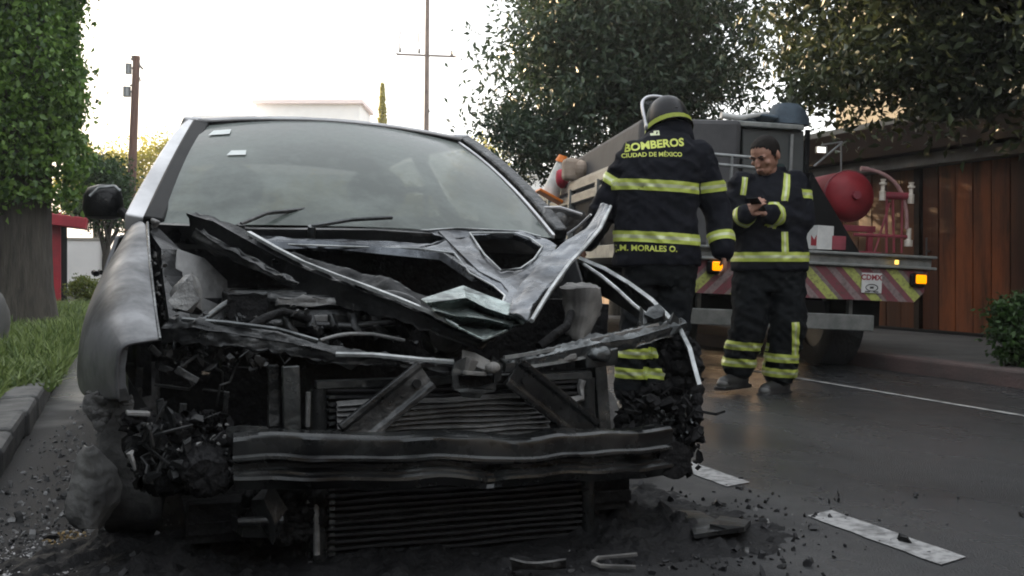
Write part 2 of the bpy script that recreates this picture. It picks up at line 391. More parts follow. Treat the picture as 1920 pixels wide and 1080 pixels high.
# big ivy-clad tree on the verge
tb = WD(42, 0, 13.0); tb.z = .1
t = thing('ivy_tree', 'broad old tree on the left verge, ridged trunk under a column of dense ivy', 'tree', tb)
P = []
for _ in range(26000):
    a = random.uniform(0, 2*math.pi); z = random.uniform(1.72, 5.2)
    rr = .60+.10*noise.noise(Vector((math.cos(a)*1.2, math.sin(a)*1.2, z*.9)))*2+.16*noise.noise(Vector((math.cos(a)*3, math.sin(a)*3, z*2.6)))+random.gauss(0, .06)
    if random.random() < .07: rr += random.uniform(0, .22)
    if z < 2.05: rr *= .72+.28*(z-1.72)/.33
    P.append((tb.x+rr*math.cos(a), tb.y+rr*math.sin(a), z-abs(random.gauss(0,.12))*(z < 1.9)))
leaf_mesh('crown', P, .085, M['ivy'], t, .8, .62)
b = MB(); pts = [tb+Vector((0,0,z)) for z in (-.05,.15,.5,1,1.5,2.2,3.2,4.4,5.4)]; b.tube(pts, [.46,.40,.345,.32,.315,.33,.4,.42,.3], 40)
o = b.build('trunk', M['bark'], t, smooth=True)
for v in o.data.vertices:
    a = math.atan2(v.co.y, v.co.x); k = .016*math.sin(a*17+v.co.z*1.2)+.02*noise.noise(Vector((a*3, v.co.z*.8, 1)))
    q = Vector((v.co.x, v.co.y, 0)).normalized()*k; v.co += q
# overhanging bough behind it, tree on the verge further on
tp = WD(62, 0, 19); tp.z = .1
tree('verge_tree', 'tall tree behind the ivy column, its sunlit leaves hanging at the top edge', tp,
     [(WD(185,-18,18.5), (.42,.4,.32)), (WD(150,-150,19), (1.2,1.0,1.0)), (WD(60,-220,19),(1.6,1.3,1.2))], 5200, .11, 'olive_leaf', .13, 5.3, cs=.15, nclump=70, seed=5)
# dark clipped tree and sunlit trees across the far end
tp = WD(196, 0, 24); tp.z = .0
tree('clipped_tree', 'dark round clipped tree with a bare brown trunk behind the black car mirror', tp,
     [(WD(196,375,24), (.62,.62,.80)), (WD(196,330,24), (.52,.52,.5)), (WD(150,395,24), (.35,.35,.4))], 12000, .085, 'hedge_leaf', .09, 1.5, cs=.12, nclump=160, seed=6, shell=.3)
for k, (px, py, d, rx, rz, sd_, lb) in enumerate((
     (180, 330, 44, 1.2, 1.6, 11, 'yellow-green sunlit tree just left of the leaning brown pole'),
     (300, 315, 46, 1.5, 1.7, 12, 'yellow-green sunlit tree just right of the leaning brown pole'),
     (410, 355, 48, 1.6, 1.6, 13, 'sunlit tree hidden behind the windscreen left edge'),
     (905, 330, 44, 1.3, 1.4, 14, 'low sunlit tree right of the car roof'),
     (760, 390, 52, 2.0, 1.7, 15, 'sunlit tree far behind the car roof'),
     (590, 390, 50, 2.0, 1.6, 16, 'sunlit tree behind the middle of the car'))):
    c = WD(px, py, d); bs = Vector((c.x, c.y, 0))
    tree('street_tree', lb, bs, [(c, (rx, rx*.8, rz)), (c+Vector((rx*.5,0,-.5)), (rx*.7, rx*.7, rz*.8)), (c+Vector((-rx*.5,0,-.7)), (rx*.7, rx*.7, rz*.8))],
         7000, .17, 'sunlit_leaf', .14, max(1.2, c.z-.6), cs=.24, nclump=150, seed=sd_, group='sunlit trees across the far street', shell=.3)
# cypress spire
c = WD(717, 0, 50); c.z = 0; P = []
t = thing('cypress', 'thin pale green cypress spire rising above the car roof', 'tree', c)
for _ in range(5000):
    z = random.uniform(.4, 9.4); rr = (.62*(1-z/9.6)**.75+.03)*random.uniform(.3, 1); a = random.uniform(0, 6.3)
    P.append((c.x+rr*math.cos(a), c.y+rr*math.sin(a), z))
leaf_mesh('crown', P, .2, M['sunlit_leaf'], t, -1.2, .35)
b = MB(); b.tube([c, c+Vector((0,0,9.2))], .1, 8, .02); b.build('trunk', M['bark'], t)
# the two dark trees on the right
b1 = Vector((6.9, 14.2, .12))
tree('broad_tree', 'broad dark green tree behind the truck, sky showing through its left edge', b1,
     [((6.9,14.2,4.6), (2.0,2.0,1.9)), ((6.0,13.9,3.2), (1.4,1.4,1.0)), ((7.4,14,3.6), (1.3,1.4,1.5)), ((6.6,14,5.6), (1.5,1.5,1.0)), (WD(985,225,15.2), (.42,.5,.5)), (WD(1000,300,15.2), (.40,.5,.45)), (WD(1070,110,15.2), (.6,.6,.7))],
     70000, .105, 'dark_leaf', .19, 3.6, cs=.24, nclump=400, seed=21, shell=.35, limbs=26, aspect=.42)
b2 = Vector((6.75, 5.6, .12))
tree('overhanging_tree', 'dark leafy tree overhanging the brown garage from the right, its trunk out of sight', b2,
     [((6.8,6.8,3.75), (1.4,1.8,1.45)), ((7.0,7.9,3.9), (1.2,1.1,1.5)), ((7.6,7.4,4.6), (1.5,1.5,1.3)), ((7.2,5.4,3.6), (1.7,1.8,1.35)), (WD(1545,70,10.3), (.62,.7,.7)), (WD(1600,165,10), (.75,.8,.42)), (WD(1690,90,9.6), (.95,.9,.75)), (WD(1790,165,9.3), (.85,.8,.36)), (WD(1850,60,9.2), (1.0,.9,.8)), (WD(1900,150,8.8), (.8,.8,.42)), (WD(1730,20,9.8), (1.1,1.0,.7)), (WD(1510,120,10.5), (.45,.5,.45))],
     95000, .095, 'olive_leaf', .2, 3.0, cs=.20, nclump=480, seed=22, shell=.25, limbs=26, aspect=.45)
# bushes
c = WD(158, 541, 21); P, _ = clumps([(c, (.32,.3,.24))], 3600, 70, .06, .4, 31)
t = thing('round_bush', 'small round yellow-green bush in front of the white wall at far left', 'bush', Vector((c.x, c.y, .0)))
leaf_mesh('leaves', P, .06, M['bush_leaf'], t); b = MB(); b.tube([(c.x,c.y,0), c], .04, 6); b.build('stem', M['bark'], t)
c = WD(1908, 618, 7.6); P, _ = clumps([(c, (.14,.16,.23))], 4200, 80, .05, .4, 32)
t = thing('kerbside_bush', 'low dark green bush at the right edge on the pavement before the garage', 'bush', Vector((c.x, c.y, .12)))
leaf_mesh('leaves', P, .05, M['hedge_leaf'], t); b = MB()
for k in range(5): b.tube([(c.x+random.uniform(-.06,.06),c.y+random.uniform(-.06,.06),.1), c+Vector((random.uniform(-.12,.12),random.uniform(-.12,.12),.05))], .012, 5)
b.build('stem', M['bark'], t)
# grass on the verge
n = 26000; gx = np.random.uniform(-3.1, -.66, n); gx[:5200] = np.random.uniform(-.8,-.40,5200); gy = 4.2+np.random.uniform(0, 1, n)**1.5*17; P = []
me_v = []; me_f = []
for x, y in zip(gx, gy):
    if x > -.66:
        y = 6.8+random.random()**1.3*12
    p = noise.noise(Vector((x*1.3, y*.7, 0)))
    if p < -.28 and random.random() < .8: continue
    h_ = random.uniform(.04, .17)*(1+p*1.2); a = random.uniform(0, 6.3); wd = random.uniform(.004, .009)*(1+y*.06)
    dx, dy = math.cos(a)*wd, math.sin(a)*wd; lx, ly = random.gauss(0, .05), random.gauss(0, .05)
    o_ = len(me_v); me_v += [(x-dx,y-dy,.095),(x+dx,y+dy,.095),(x+dx*.7+lx*.5,y+dy*.7+ly*.5,.1+h_*.6),(x-dx*.7+lx*.5,y-dy*.7+ly*.5,.1+h_*.6),(x+lx*1.3,y+ly*1.3,.1+h_)]
    me_f += [(o_,o_+1,o_+2,o_+3),(o_+3,o_+2,o_+4)]
me = bpy.data.meshes.new('grass'); me.from_pydata(me_v, [], me_f); me.materials.append(M['grass'])
o = bpy.data.objects.new('grass', me); C.objects.link(o); tag(o, kind='stuff')
# stone at the left edge
c = WD(-8, 560, 8.8); b = MB(); b.ell((c.x-.03, c.y, .28), (.15,.16,.36), 20, 14)
tag(b.build('boundary_stone', M['concrete'], org=(c.x,c.y,.1), smooth=True, jit=.05, jsc=5), 'rounded grey stone standing in the grass at the left edge', 'stone')

# ------------------------------------------------------------------ things at the far left
c = WD(150, 0, 27); t = thing('pale_wall', 'sunlit white garden wall with a warm side pier behind the round bush', 'wall', Vector((c.x, c.y, 0)))
b = MB(); b.box((c.x-.1, c.y, .75), (1.25, .2, 1.5)); b.build('panel', M['pale_wall'], t)
b = MB(); b.box((c.x+.62, c.y-.02, .8), (.2, .26, 1.6)); b.build('pier', M['cream_wall'], t)
b = MB(); b.box((c.x-.1, c.y, 1.53), (1.3, .26, .06)); b.build('coping', M['cream_wall'], t)
c = WD(104, 0, 23); t = thing('red_gateway', 'red painted gate frame with a projecting red canopy beside the ivy tree trunk', 'gateway', Vector((c.x, c.y, 0)))
b = MB()
b.box((c.x, c.y, 1.0), (.22, .22, 2.0)); b.build('post', M['red_paint'], t, bevel=.01)
b = MB(); b.box((c.x-2.0, c.y, 1.0), (.22, .22, 2.0)); b.build('post', M['red_paint'], t, bevel=.01)
b = MB(); b.box((c.x-.85, c.y-.1, 1.93), (3.0, .9, .24), (0,.12,0)); b.build('canopy', M['red_paint'], t, bevel=.02)
b = MB(); b.box((c.x+.17, c.y+.06, .95), (.12, .05, 1.9)); b.build('inner_jamb', M['black_gap'], t)
# poles
p0 = WD(236, 0, 30); p0.z = 0; p1 = WD(256, 105, 30)
t = thing('leaning_pole', 'leaning brown wooden utility pole with brackets and a transformer can at its head', 'utility pole', p0)
b = MB(); b.tube([p0, p0.lerp(p1,.5)+Vector((.02,0,0)), p1], [.15,.125,.10], 12); b.build('shaft', M['pole_wood'], t, smooth=True)
def rel(px, py): return WD(px, py, 30)
b = MB(); q = rel(238,172); b.tube([q+Vector((0,0,-.14)), q+Vector((0,0,.14))], .11, 12); b.tube([q, rel(249,172)], .03, 6); b.build('transformer_can', M['galv'], t)
b = MB(); q = rel(241,128); b.tube([q+Vector((0,0,-.16)), q+Vector((0,0,.13))], .09, 12); b.tube([q, rel(252,128)], .03, 6); b.build('transformer_can', M['galv'], t)
b = MB(); b.tube([rel(247,105), rel(268,130)], .03, 6); b.tube([rel(257,135), rel(264,152), rel(254,154)], .02, 6); b.tube([rel(246,110), rel(262,120)], .035, 6); b.tube([rel(244,160), rel(253,160)], .03, 6); b.build('bracket', M['insulator'], t)
d = 36; p0 = WD(797, 0, d); p0.z = 0; p1 = WD(802, -60, d)
t = thing('crossarm_pole', 'tall thin utility pole with a crossarm and insulators above the car roof', 'utility pole', p0)
b = MB(); b.tube([p0, p1], [.11, .065], 10); b.build('shaft', M['pole_grey'], t, smooth=True)
b = MB(); b.box((WD(799,104,d)), (2.0,.05,.06), (0,.04,-YAW)); b.build('crossarm', M['pole_grey'], t)
for px, py in ((750,98),(786,100),(847,104)):
    b = MB(); q = WD(px, py, d); b.tube([q, q+Vector((0,0,.16))], [.05,.03], 8); b.build('insulator', M['insulator'], t)
for pts, r_ in (((WD(750,94,d), WD(748,75,d), WD(752,56,d)), .018), ((WD(784,80,d), WD(785,62,d), WD(790,60,d)), .02), ((WD(799,210,d), WD(806,208,d)), .05)):
    b = MB(); b.tube(pts, r_, 7); b.build('cutout', M['insulator'], t)
def cable(lb, a, c_, sag):
    pts = [a.lerp(c_, k/12)-Vector((0,0,sag*4*(k/12)*(1-k/12))) for k in range(13)]
    b = MB(); b.tube(pts, .011, 5); tag(b.build('overhead_cable', M['insulator'], org=a), lb, 'cable', 'overhead cables')
cable('thin overhead cable sagging between the leaning pole and the crossarm left end', WD(256,108,30), WD(751,96,36), .9)
cable('thin overhead cable running from the crossarm right end into the broad tree', WD(846,98,36), WD(1060,120,24), .5)
cable('thin overhead cable running low from the tall pole shaft towards the broad tree', WD(799,262,36), WD(990,248,24), .3)
# far pale buildings
def house(name, label, px0, px1, py_top, d, m, roof=None, windows=()):
    a, c_ = WD(px0, 0, d), WD(px1, 0, d); zt = WD(0, py_top, d).z; mid = (a+c_)/2; wd = (c_-a).length
    t = thing(name, label, 'house', Vector((mid.x, mid.y, 0)))
    b = MB(); b.box((mid.x, mid.y+2.5, zt/2), (wd, 5, zt), (0,0,-YAW)); b.build('wall', M[m], t)
    b = MB(); b.box((mid.x, mid.y+2.4, zt+.12), (wd+.4, 5.6, .24), (0,0,-YAW)); b.build('roof', M[roof or m], t)
    for (u, z, ww, hh) in windows:
        q = a.lerp(c_, u); n = Vector((-math.sin(YAW), -math.cos(YAW), 0)); q = Vector((mid.x, mid.y+2.5, 0)) + (a.lerp(c_,u)-mid) + n*2.49
        f = MB(); f.box((q.x, q.y, z), (ww, .10, hh), (0,0,-YAW)); fo = f.build('window', M['pale_wall'], t)
        g = MB(); g.box((q.x+n.x*.045, q.y+n.y*.045, z), (ww*.84, .04, hh*.84), (0,0,-YAW)); g.build('pane', M['glass_dark'], fo)
    return t
house('flat_roofed_house', 'pale house with a thin pinkish flat roof far behind the windscreen', 505, 700, 196, 70, 'pale_wall', 'pink_wall', ((.2,5,1.2,1.4),(.6,5,1.2,1.4),(.85,5,1.2,1.4)))
house('corner_house', 'bright white two-storey house far behind the left of the car', 395, 500, 225, 68, 'pale_wall', None, ((.3,5,1.1,1.3),(.7,5,1.1,1.3)))
house('white_house', 'low white house beyond the tree left of the truck', 930, 1130, 330, 62, 'pale_wall', None, ((.3,3,1.2,1.2),(.7,3,1.2,1.2)))
# ------------------------------------------------------------------ garage front and house on the right
t = thing('garage', 'long dark brown garage front with a heavy roof fascia and wide panelled gates', 'garage', Vector((8.2, 8.0, .12)))
Y0, Y1 = -14.0, 20.0; X0 = 8.1
b = MB(); b.box((X0+2.6, (Y0+Y1)/2, 1.15), (4.4, Y1-Y0, 2.06)); b.build('wall', M['fascia'], t)
b = MB(); b.box((X0+.62, (Y0+Y1)/2, 2.24), (1.5, Y1-Y0+.3, .34)); b.build('roof_fascia', M['fascia'], t, bevel=.01)
b = MB(); b.box((X0+2.0, (Y0+Y1)/2, 2.45), (4.2, Y1-Y0+.4, .06)); b.build('roof_slab', M['cream_wall'], t)
b = MB(); b.box((X0+.10, (Y0+Y1)/2, 1.99), (.22, Y1-Y0, .13)); b.build('lintel', M['lintel'], t, bevel=.005)
y = Y0+.1; k = 0
gw = 2.26
while y < Y1-1:
    b = MB(); nb = 9
    for i in range(nb):
        w_ = gw/nb; b.cur = 1 if (8.45 < y+w_*(i+.5) < 9.4) else 0; b.box((X0+.22+random.uniform(0,.006), y+w_*(i+.5), 1.02), (.05, w_-.014, 1.80))  # planks inside this stretch carry the painted sun glow
    g = b.build('gate_leaf', [M['brown_gate'], M['sun_glow_plank']], t, bevel=.004)
    h_ = MB(); h_.tube([(X0+.15, y+gw-.12, .95), (X0+.15, y+gw-.12, 1.15)], .012, 6); h_.tube([(X0+.15,y+gw-.12,1.0),(X0+.2,y+gw-.12,1.0)],.01,6); h_.build('handle', M['insulator'], g)
    b = MB(); b.box((X0+.21, y+gw+.05, 1.02), (.10, .085, 1.82)); b.build('gate_post', M['fascia'], t)
    y += gw+.10
b = MB(); b.box((X0+.26, (Y0+Y1)/2, .125), (.3, Y1-Y0, .03)); b.build('threshold', M['black_gap'], t)
t = thing('cream_house', 'cream rendered two-storey house rising behind the brown garage and leaves', 'house', Vector((13, 0, 0)))
b = MB(); b.box((14.6, 0, 3.5), (7.6, 29, 7.0)); b.build('wall', M['cream_wall'], t)
b = MB(); b.box((14.6, 0, 7.12), (8.4, 29.8, .24)); b.build('roof', M['lintel'], t)
for yy in (-11,-6,-1,4,9):
    for zz in (2.9+.6, 5.6):
        f = MB(); f.box((10.79, yy, zz), (.12, 1.6, 1.3)); fo = f.build('window', M['fascia'], t)
        g = MB(); g.box((10.74, yy, zz), (.06, 1.4, 1.1)); g.build('pane', M['glass_dark'], fo)

HY0, HY1 = 38.0, 38.4     # gap in the added terrace, shaped for a sunbeam towards the gate
# hedge and villa added out of view to cut sky fill and reflections
t = thing('added_hedge', 'tall dark clipped hedge added out of view on the left to cut skylight', 'hedge', Vector((-4.9, 2, .1)))
b = MB(); b.box((-5.0, 2, 1.9), (.7, 46, 3.7)); b.build('core', M['soil'], t)
P = [(-4.9+random.gauss(.28,.1) if random.random() < .75 else random.uniform(-5.4,-4.6), random.uniform(-21, 25), 0) for _ in range(14000)]
P = [(x, y, random.uniform(.1, 3.9) if x > -4.75 else 3.75+random.gauss(0,.1)) for x, y, _ in P]
leaf_mesh('leaves', P, .16, M['hedge_leaf'], t)
t = thing('added_villa', 'plain grey villa added behind the camera to darken reflections', 'house', Vector((0, -16, 0)))  # put in behind the camera to deepen the blacks
b = MB(); b.box((0, -17, 3.2), (26, 6, 6.4)); b.build('wall', M['concrete'], t)
b = MB(); b.box((0, -17, 6.5), (27, 7, .3)); b.build('roof', M['lintel'], t)
for x in (-9,-3,3,9):
    f = MB(); f.box((x, -13.97, 2.0), (1.6, .12, 1.5)); fo = f.build('window', M['fascia'], t)
    g = MB(); g.box((x, -13.93, 2.0), (1.4, .1, 1.3)); g.build('pane', M['glass_dark'], fo)

t = thing('sun_block_terrace', 'terrace of three-storey houses added out of view to block the sun', 'house', Vector((-11, 12, 0)))  # unseen houses added to keep the low sun off the street
for y0, y1, h_, nm in ((-18, HY0, 9.2, 'wall'), (HY1, 47, 9.2, 'wall')):
    b = MB(); b.box((-11, (y0+y1)/2, h_/2), (6, y1-y0, h_)); b.build('wall', M['cream_wall'], t)
    b = MB(); b.box((-11, (y0+y1)/2, h_+.12), (6.4, y1-y0, .24)); b.build('roof', M['lintel'], t)
    yy = y0+2
    while yy < y1-1.5:
        for zz in (1.8, 4.6, 7.4):
            f = MB(); f.box((-7.98, yy, zz), (.12, 1.4, 1.5)); fo = f.build('window', M['fascia'], t)
            g = MB(); g.box((-7.93, yy, zz), (.06, 1.2, 1.3)); g.build('pane', M['glass_dark'], fo)
        yy += 3.2
# ------------------------------------------------------------------ the burnt car
M['silver'] = mat('silver_paint', (.20,.205,.215), (.075,.078,.082), 5, .42, .62, metal=.3, bump=.12, bscale=10, c3=(.020,.021,.022), s3=2.6, lo3=.54, hi3=.72, lo=.38, hi=.62)
M['roof_silver'] = mat('roof_paint', (.62,.62,.63), (.42,.42,.43), 4, .3, .45, metal=.4)
M['burnt'] = mat('burnt_metal', (.013,.014,.015), (.050,.052,.053), 7, .20, .55, metal=.55, bump=.35, bscale=30, c3=(.17,.17,.168), s3=7, lo3=.54, hi3=.70)
M['burnt_light'] = mat('scorched_steel', (.15,.16,.162), (.025,.027,.028), 7, .2, .5, metal=.8, bump=.35, bscale=22, c3=(.30,.31,.31), s3=9, lo3=.6, hi3=.75)
M['bare_hood'] = mat('bare_hood_metal', (.15,.162,.178), (.045,.048,.053), 6, .16, .40, metal=.85, bump=.35, bscale=11, c3=(.012,.012,.014), s3=4.5, lo3=.47, hi3=.66)
M['greenish'] = mat('folded_tip_metal', (.34,.40,.38), (.09,.11,.105), 9, .15, .38, metal=.85, bump=.35, bscale=16, stretch=(1,1,3), c3=(.03,.035,.035), s3=9, lo3=.55, hi3=.7)
M['char'] = mat('charred_plastic', (.005,.005,.0055), (.013,.013,.014), 8, .55, .8, bump=.7, bscale=35, spec=.15)
M['char_gloss'] = mat('charred_gloss', (.006,.0065,.007), (.016,.017,.018), 7, .26, .5, bump=.4, bscale=22, spec=.35)
M['ash'] = mat('ash', (.13,.13,.128), (.05,.05,.05), 9, .9, bump=.6, bscale=40, c3=(.02,.02,.02), s3=4)
M['ash_pale'] = mat('pale_ash', (.24,.24,.235), (.10,.10,.10), 7, .7, bump=.4, bscale=30, c3=(.04,.04,.04), s3=6, lo3=.58, hi3=.75)
M['edge_glint'] = mat('edge_glint_metal', (.50,.52,.52), (.16,.17,.17), 9, .25, .45, metal=.4, bump=.2, bscale=30)  # pale colour paints the sky glints along bent metal edges
M['beam'] = mat('beam_steel', (.022,.024,.025), (.050,.052,.052), 7, .16, .36, metal=.6, bump=.10, bscale=14, c3=(.008,.008,.009), s3=5, lo3=.52, hi3=.68)
M['fin'] = mat('radiator_fin', (.045,.047,.05), (.02,.02,.022), 9, .38, .6, metal=.6, stretch=(1,1,4))
M['fin_dark'] = mat('radiator_core', (.006,.006,.007), None, rough=.7)
M['alum'] = mat('cast_aluminium', (.26,.26,.255), (.10,.10,.10), 10, .5, .7, metal=.5, bump=.5, bscale=30)
M['offwhite'] = mat('bleached_plastic', (.34,.33,.31), (.11,.105,.10), 5, .6, c3=(.04,.04,.04), s3=3)
M['tyre'] = mat('tyre_rubber', (.018,.018,.018), (.03,.03,.03), 12, .8, bump=.4)
M['windscreen'] = glassmat('sooty_windscreen', (.030,.040,.034), .13, .09, (.19,.215,.200), .42, .62, 2.2, .74, .24, .24)
M['side_glass'] = glassmat('side_glass', (.03,.04,.04), .72, .05, (.1,.1,.1), .5, .8, 3, .5)
M['interior'] = mat('sooted_interior', (.03,.031,.03), (.018,.018,.018), 6, .85)
M['seat'] = mat('seat_cloth', (.035,.037,.033), (.02,.02,.02), 8, .9)
M['black_trim'] = mat('black_trim', (.006,.0065,.007), (.012,.012,.012), 9, .5, spec=.12)
M['sticker'] = mat('sticker', (.62,.66,.64), (.5,.54,.53), 14, .5)
M['bag_tan_dark'] = mat('browned_plastic', (.16,.12,.08), (.07,.055,.04), 14, .6)
M['rust'] = mat('rusty_scorch', (.30,.13,.05), (.10,.05,.03), 12, .7)

car = thing('burnt_car', 'burnt-out grey car with its bonnet crumpled and front bumper and lights gone, radiator bare', 'car', (0.8, 4.4, 0))
XC = .80
# left (viewer's) front wing
S0 = [(300,637,2.85),(262,642,2.82),(228,648,2.82),(221,675,2.83),(220,705,2.85),(223,748,2.88)]
S1 = [(293,590,3.0),(250,590,2.93),(206,612,2.93),(184,652,2.95),(178,700,2.97),(180,748,3.0)]
S2 = [(286,540,3.15),(240,533,3.1),(188,565,3.08),(157,620,3.1),(146,675,3.12),(150,742,3.14)]
S3 = [(279,478,3.38),(240,478,3.35),(203,498,3.35),(170,555,3.35),(149,620,3.35),(143,690,3.35)]
S4 = [(276,418,3.62),(252,424,3.62),(229,450,3.62),(197,505,3.62),(171,570,3.62),(154,640,3.62)]
S5 = [(262,416,3.85),(247,420,3.85),(236,440,3.85),(214,485,3.85),(191,545,3.85),(176,605,3.85)]
b = MB(); b.grid([[W(*p) for p in s] for s in (S0,S1,S2,S3,S4,S5)])
o = b.build('front_wing', M['silver'], car, smooth=True, solid=.006, sub=3); tag(o, 'grey front wing streaked with soot')
for p in o.data.polygons: p.use_smooth = True
b = MB(); b.tube([W(*s[0])+Vector((0,-.004,.002)) for s in (S0,S1,S2,S3,S4)], .0045, 6); b.build('wing_edge', M['burnt_light'], o, smooth=True, jit=.003, jsc=12)
# its torn lower corner and the returned lip of the lamp opening
b = MB(); fl = lambda x, y: W(x, y, 2.93+.0008*(235-x))
b.panel([(153,736),(175,742),(205,744),(226,750),(240,742),(246,760),(243,785),(236,806),(222,798),(204,770),(196,790),(184,812),(168,790),(158,770)], [], fl)
crumple(b.build('torn_corner', M['ash'], car, solid=.012, jit=.012, jsc=14), .05, .07, 3)
b = MB(); b.sweep([W(224,655,2.84),W(219,690,2.85),W(221,730,2.87),W(228,752,2.9)], [(-.006,0),(.02,0),(.02,.05),(-.006,.05)], up=(0,1,0)); b.build('wing_lip', M['silver'], car)
# body: sills, sides, boot
def side(sx, y0, y1, name, m, prof, off=0, n=10):
    b = MB(); rows = []
    for i in range(n+1):
        y = y0+(y1-y0)*i/n; k = max(0, (y-6.6)/.9)
        rows.append([(XC+sx*(x+off-.14*k*k), y, z+(.02 if z > .8 else 0)*math.sin(i*.5)) for x, z in prof])
    b.grid(rows); return b
PR = [(.82,.17),(.88,.24),(.90,.42),(.905,.60),(.88,.78),(.83,.93),(.78,.945)]
for sx in (-1, 1):
    side(sx, 3.86, 7.5, 'x', None, PR).build('body_side', M['silver'], car, smooth=True, solid=.01)
    for y0, y1 in ((3.95, 5.0), (5.04, 5.98)):
        d = side(sx, y0, y1, 'x', None, PR[1:6], .006, 6).build('door', M['silver'], car, smooth=True, solid=.012)
        h = MB(); h.tube([(XC+sx*.925, y1-.22, .80), (XC+sx*.935, y1-.16, .805), (XC+sx*.925, y1-.08, .80)], .012, 8); h.build('handle', M['black_trim'], d)
        g = MB(); g.grid([[(XC+sx*.775, y0+.10, .945), (XC+sx*.775, y1-.03, .945)], [(XC+sx*.545, max(y0+.05, 4.74), 1.36), (XC+sx*.545, y1-.05, 1.37)]]); g.build('side_window', M['side_glass'], d)
b = MB(); rows = []
for i in range(9):
    x = -.76+1.52*i/8; rows.append([(XC+x, 6.75, .99), (XC+x, 7.35, .96), (XC+x, 7.48, .86), (XC+x, 7.52, .5), (XC+x, 7.45, .25)])
b.grid(rows); b.build('boot', M['silver'], car, smooth=True, solid=.01)
for sx in (-1, 1):
    b = MB(); b.box((XC+sx*.68, 7.51, .75), (.26, .05, .16)); b.build('tail_light', M['red_paint'], car, bevel=.02)
# floor, firewall, cabin
b = MB(); b.box((XC, 5.6, .2), (1.62, 3.7, .06)); b.box((XC, 3.80, .54), (1.5, .05, .70)); b.box((XC,3.4,.13),(1.3,.9,.03)); b.build('floor_pan', M['char'], car)
b = MB(); b.box((XC, 4.05, .86), (1.36, .50, .14), (R(-6),0,0)); b.ell((1.17,4.1,.97),(.22,.15,.06)); b.build('dashboard', M['interior'], car, bevel=.03)
b = MB()
for k in range(24):
    a, c_ = 2*math.pi*k/24, 2*math.pi*(k+1)/24
    f = lambda q: Vector((1.17+.18*math.cos(q), 4.42+.07*math.sin(q), 1.0+.165*math.sin(q)))
    b.tube([f(a), f(c_)], .014, 6, cap=False)
b.tube([(1.0,4.42,1.0),(1.34,4.42,1.0)], .02, 6); b.build('steering_wheel', M['black_trim'], car, smooth=True)
for x in (.46, 1.16):
    b = MB(); b.loft([((x,5.0,.45),.25,.26),((x,5.05,.55),.26,.25),((x,5.1,.6),.25,.10),((x,5.16,.95),.24,.08),((x,5.2,1.08),.18,.06)]); s_ = b.build('seat', M['seat'], car, smooth=True)
    b = MB(); b.ell((x,5.2,1.2), (.15,.07,.12)); b.build('headrest', M['seat'], s_, smooth=True)
b = MB(); b.box((XC,6.0,.5),(1.3,.5,.25)); b.box((XC,6.25,.85),(1.3,.14,.6),(R(-12),0,0)); b.build('rear_bench', M['seat'], car, bevel=.05)
# roof and pillars
rows = []
for i in range(9):
    u = i/8; hl = W(372,227,4.6).lerp(W(868,262,4.66), u); hl.z += .045*4*u*(1-u)*.8; hl.y -= .05*4*u*(1-u)
    back = Vector((XC-.56+1.12*u, 6.35, 1.40+.04*4*u*(1-u)))
    rows.append([hl, hl.lerp(back,.3)+Vector((0,0,.030)), hl.lerp(back,.65)+Vector((0,0,.035)), back])
b = MB(); b.grid(rows); o = b.build('roof', M['roof_silver'], car, smooth=True, solid=.02, sub=1)
b = MB(); b.sweep([r[0]+Vector((0,.01,-.016)) for r in rows], [(-.012,-.012),(.02,-.012),(.02,.008),(-.012,.008)]); b.build('header_seal', M['black_trim'], car)
def pillar(pts, w_, d_, name, m, sc=None, bev=.008):
    b = MB(); b.sweep(pts, [(-w_/2,-d_/2),(w_/2,-d_/2),(w_/2,d_/2),(-w_/2,d_/2)], up=(0,-.75,.66), scale=sc); return b.build(name, m, car, smooth=True, bevel=bev)
def qbez(a, c_, e, n=8):
    return [a*(1-t)**2+c_*2*t*(1-t)+e*t*t for t in [i/n for i in range(n+1)]]
pillar(qbez(W(256,420,3.84), W(318,292,4.3), W(362,232,4.64)), .078, .06, 'pillar', M['roof_silver'], [1.05,1.05,1.02,1,.98,.95,.9,.8,.6])
pillar(qbez(W(287,416,3.74), W(334,306,4.2), W(377,232,4.60)), .068, .03, 'windscreen_trim_or_glint', M['black_trim'])
pillar(qbez(W(1052,440,3.82), W(958,318,4.32), W(868,264,4.7)), .055, .05, 'pillar', M['burnt'])
pillar(qbez(W(1038,444,3.80), W(945,325,4.28), W(858,268,4.66)), .013, .02, 'windscreen_trim_or_glint', M['roof_silver'], None, .003)  # pale strip paints the bright line of sky along the pillar
for sx in (-1, 1):
    b = MB(); b.sweep([(XC+sx*.54,6.3,1.39),(XC+sx*.66,6.75,1.17),(XC+sx*.74,7.0,.97)], [(-.06,-.05),(.06,-.05),(.06,.05),(-.06,.05)]); b.build('rear_pillar', M['silver'], car, bevel=.02)
    b = MB(); b.sweep([(XC+sx*.76,5.02,.94),(XC+sx*.54,5.1,1.38)], [(-.04,-.03),(.04,-.03),(.04,.03),(-.04,.03)]); b.build('door_pillar', M['black_trim'], car)
    b = MB(); b.sweep([W(362,232,4.64) if sx < 0 else W(868,264,4.7), (XC+sx*.55,5.5,1.43),(XC+sx*.54,6.35,1.39)], [(-.04,-.03),(.04,-.03),(.04,.03),(-.04,.03)]); b.build('roof_rail', M['roof_silver'], car, bevel=.01)
b = MB(); b.grid([[(XC-.55,6.36,1.38),(XC+.55,6.36,1.38)],[(XC-.68,7.0,.98),(XC+.68,7.0,.98)]]); b.build('rear_window', M['side_glass'], car)
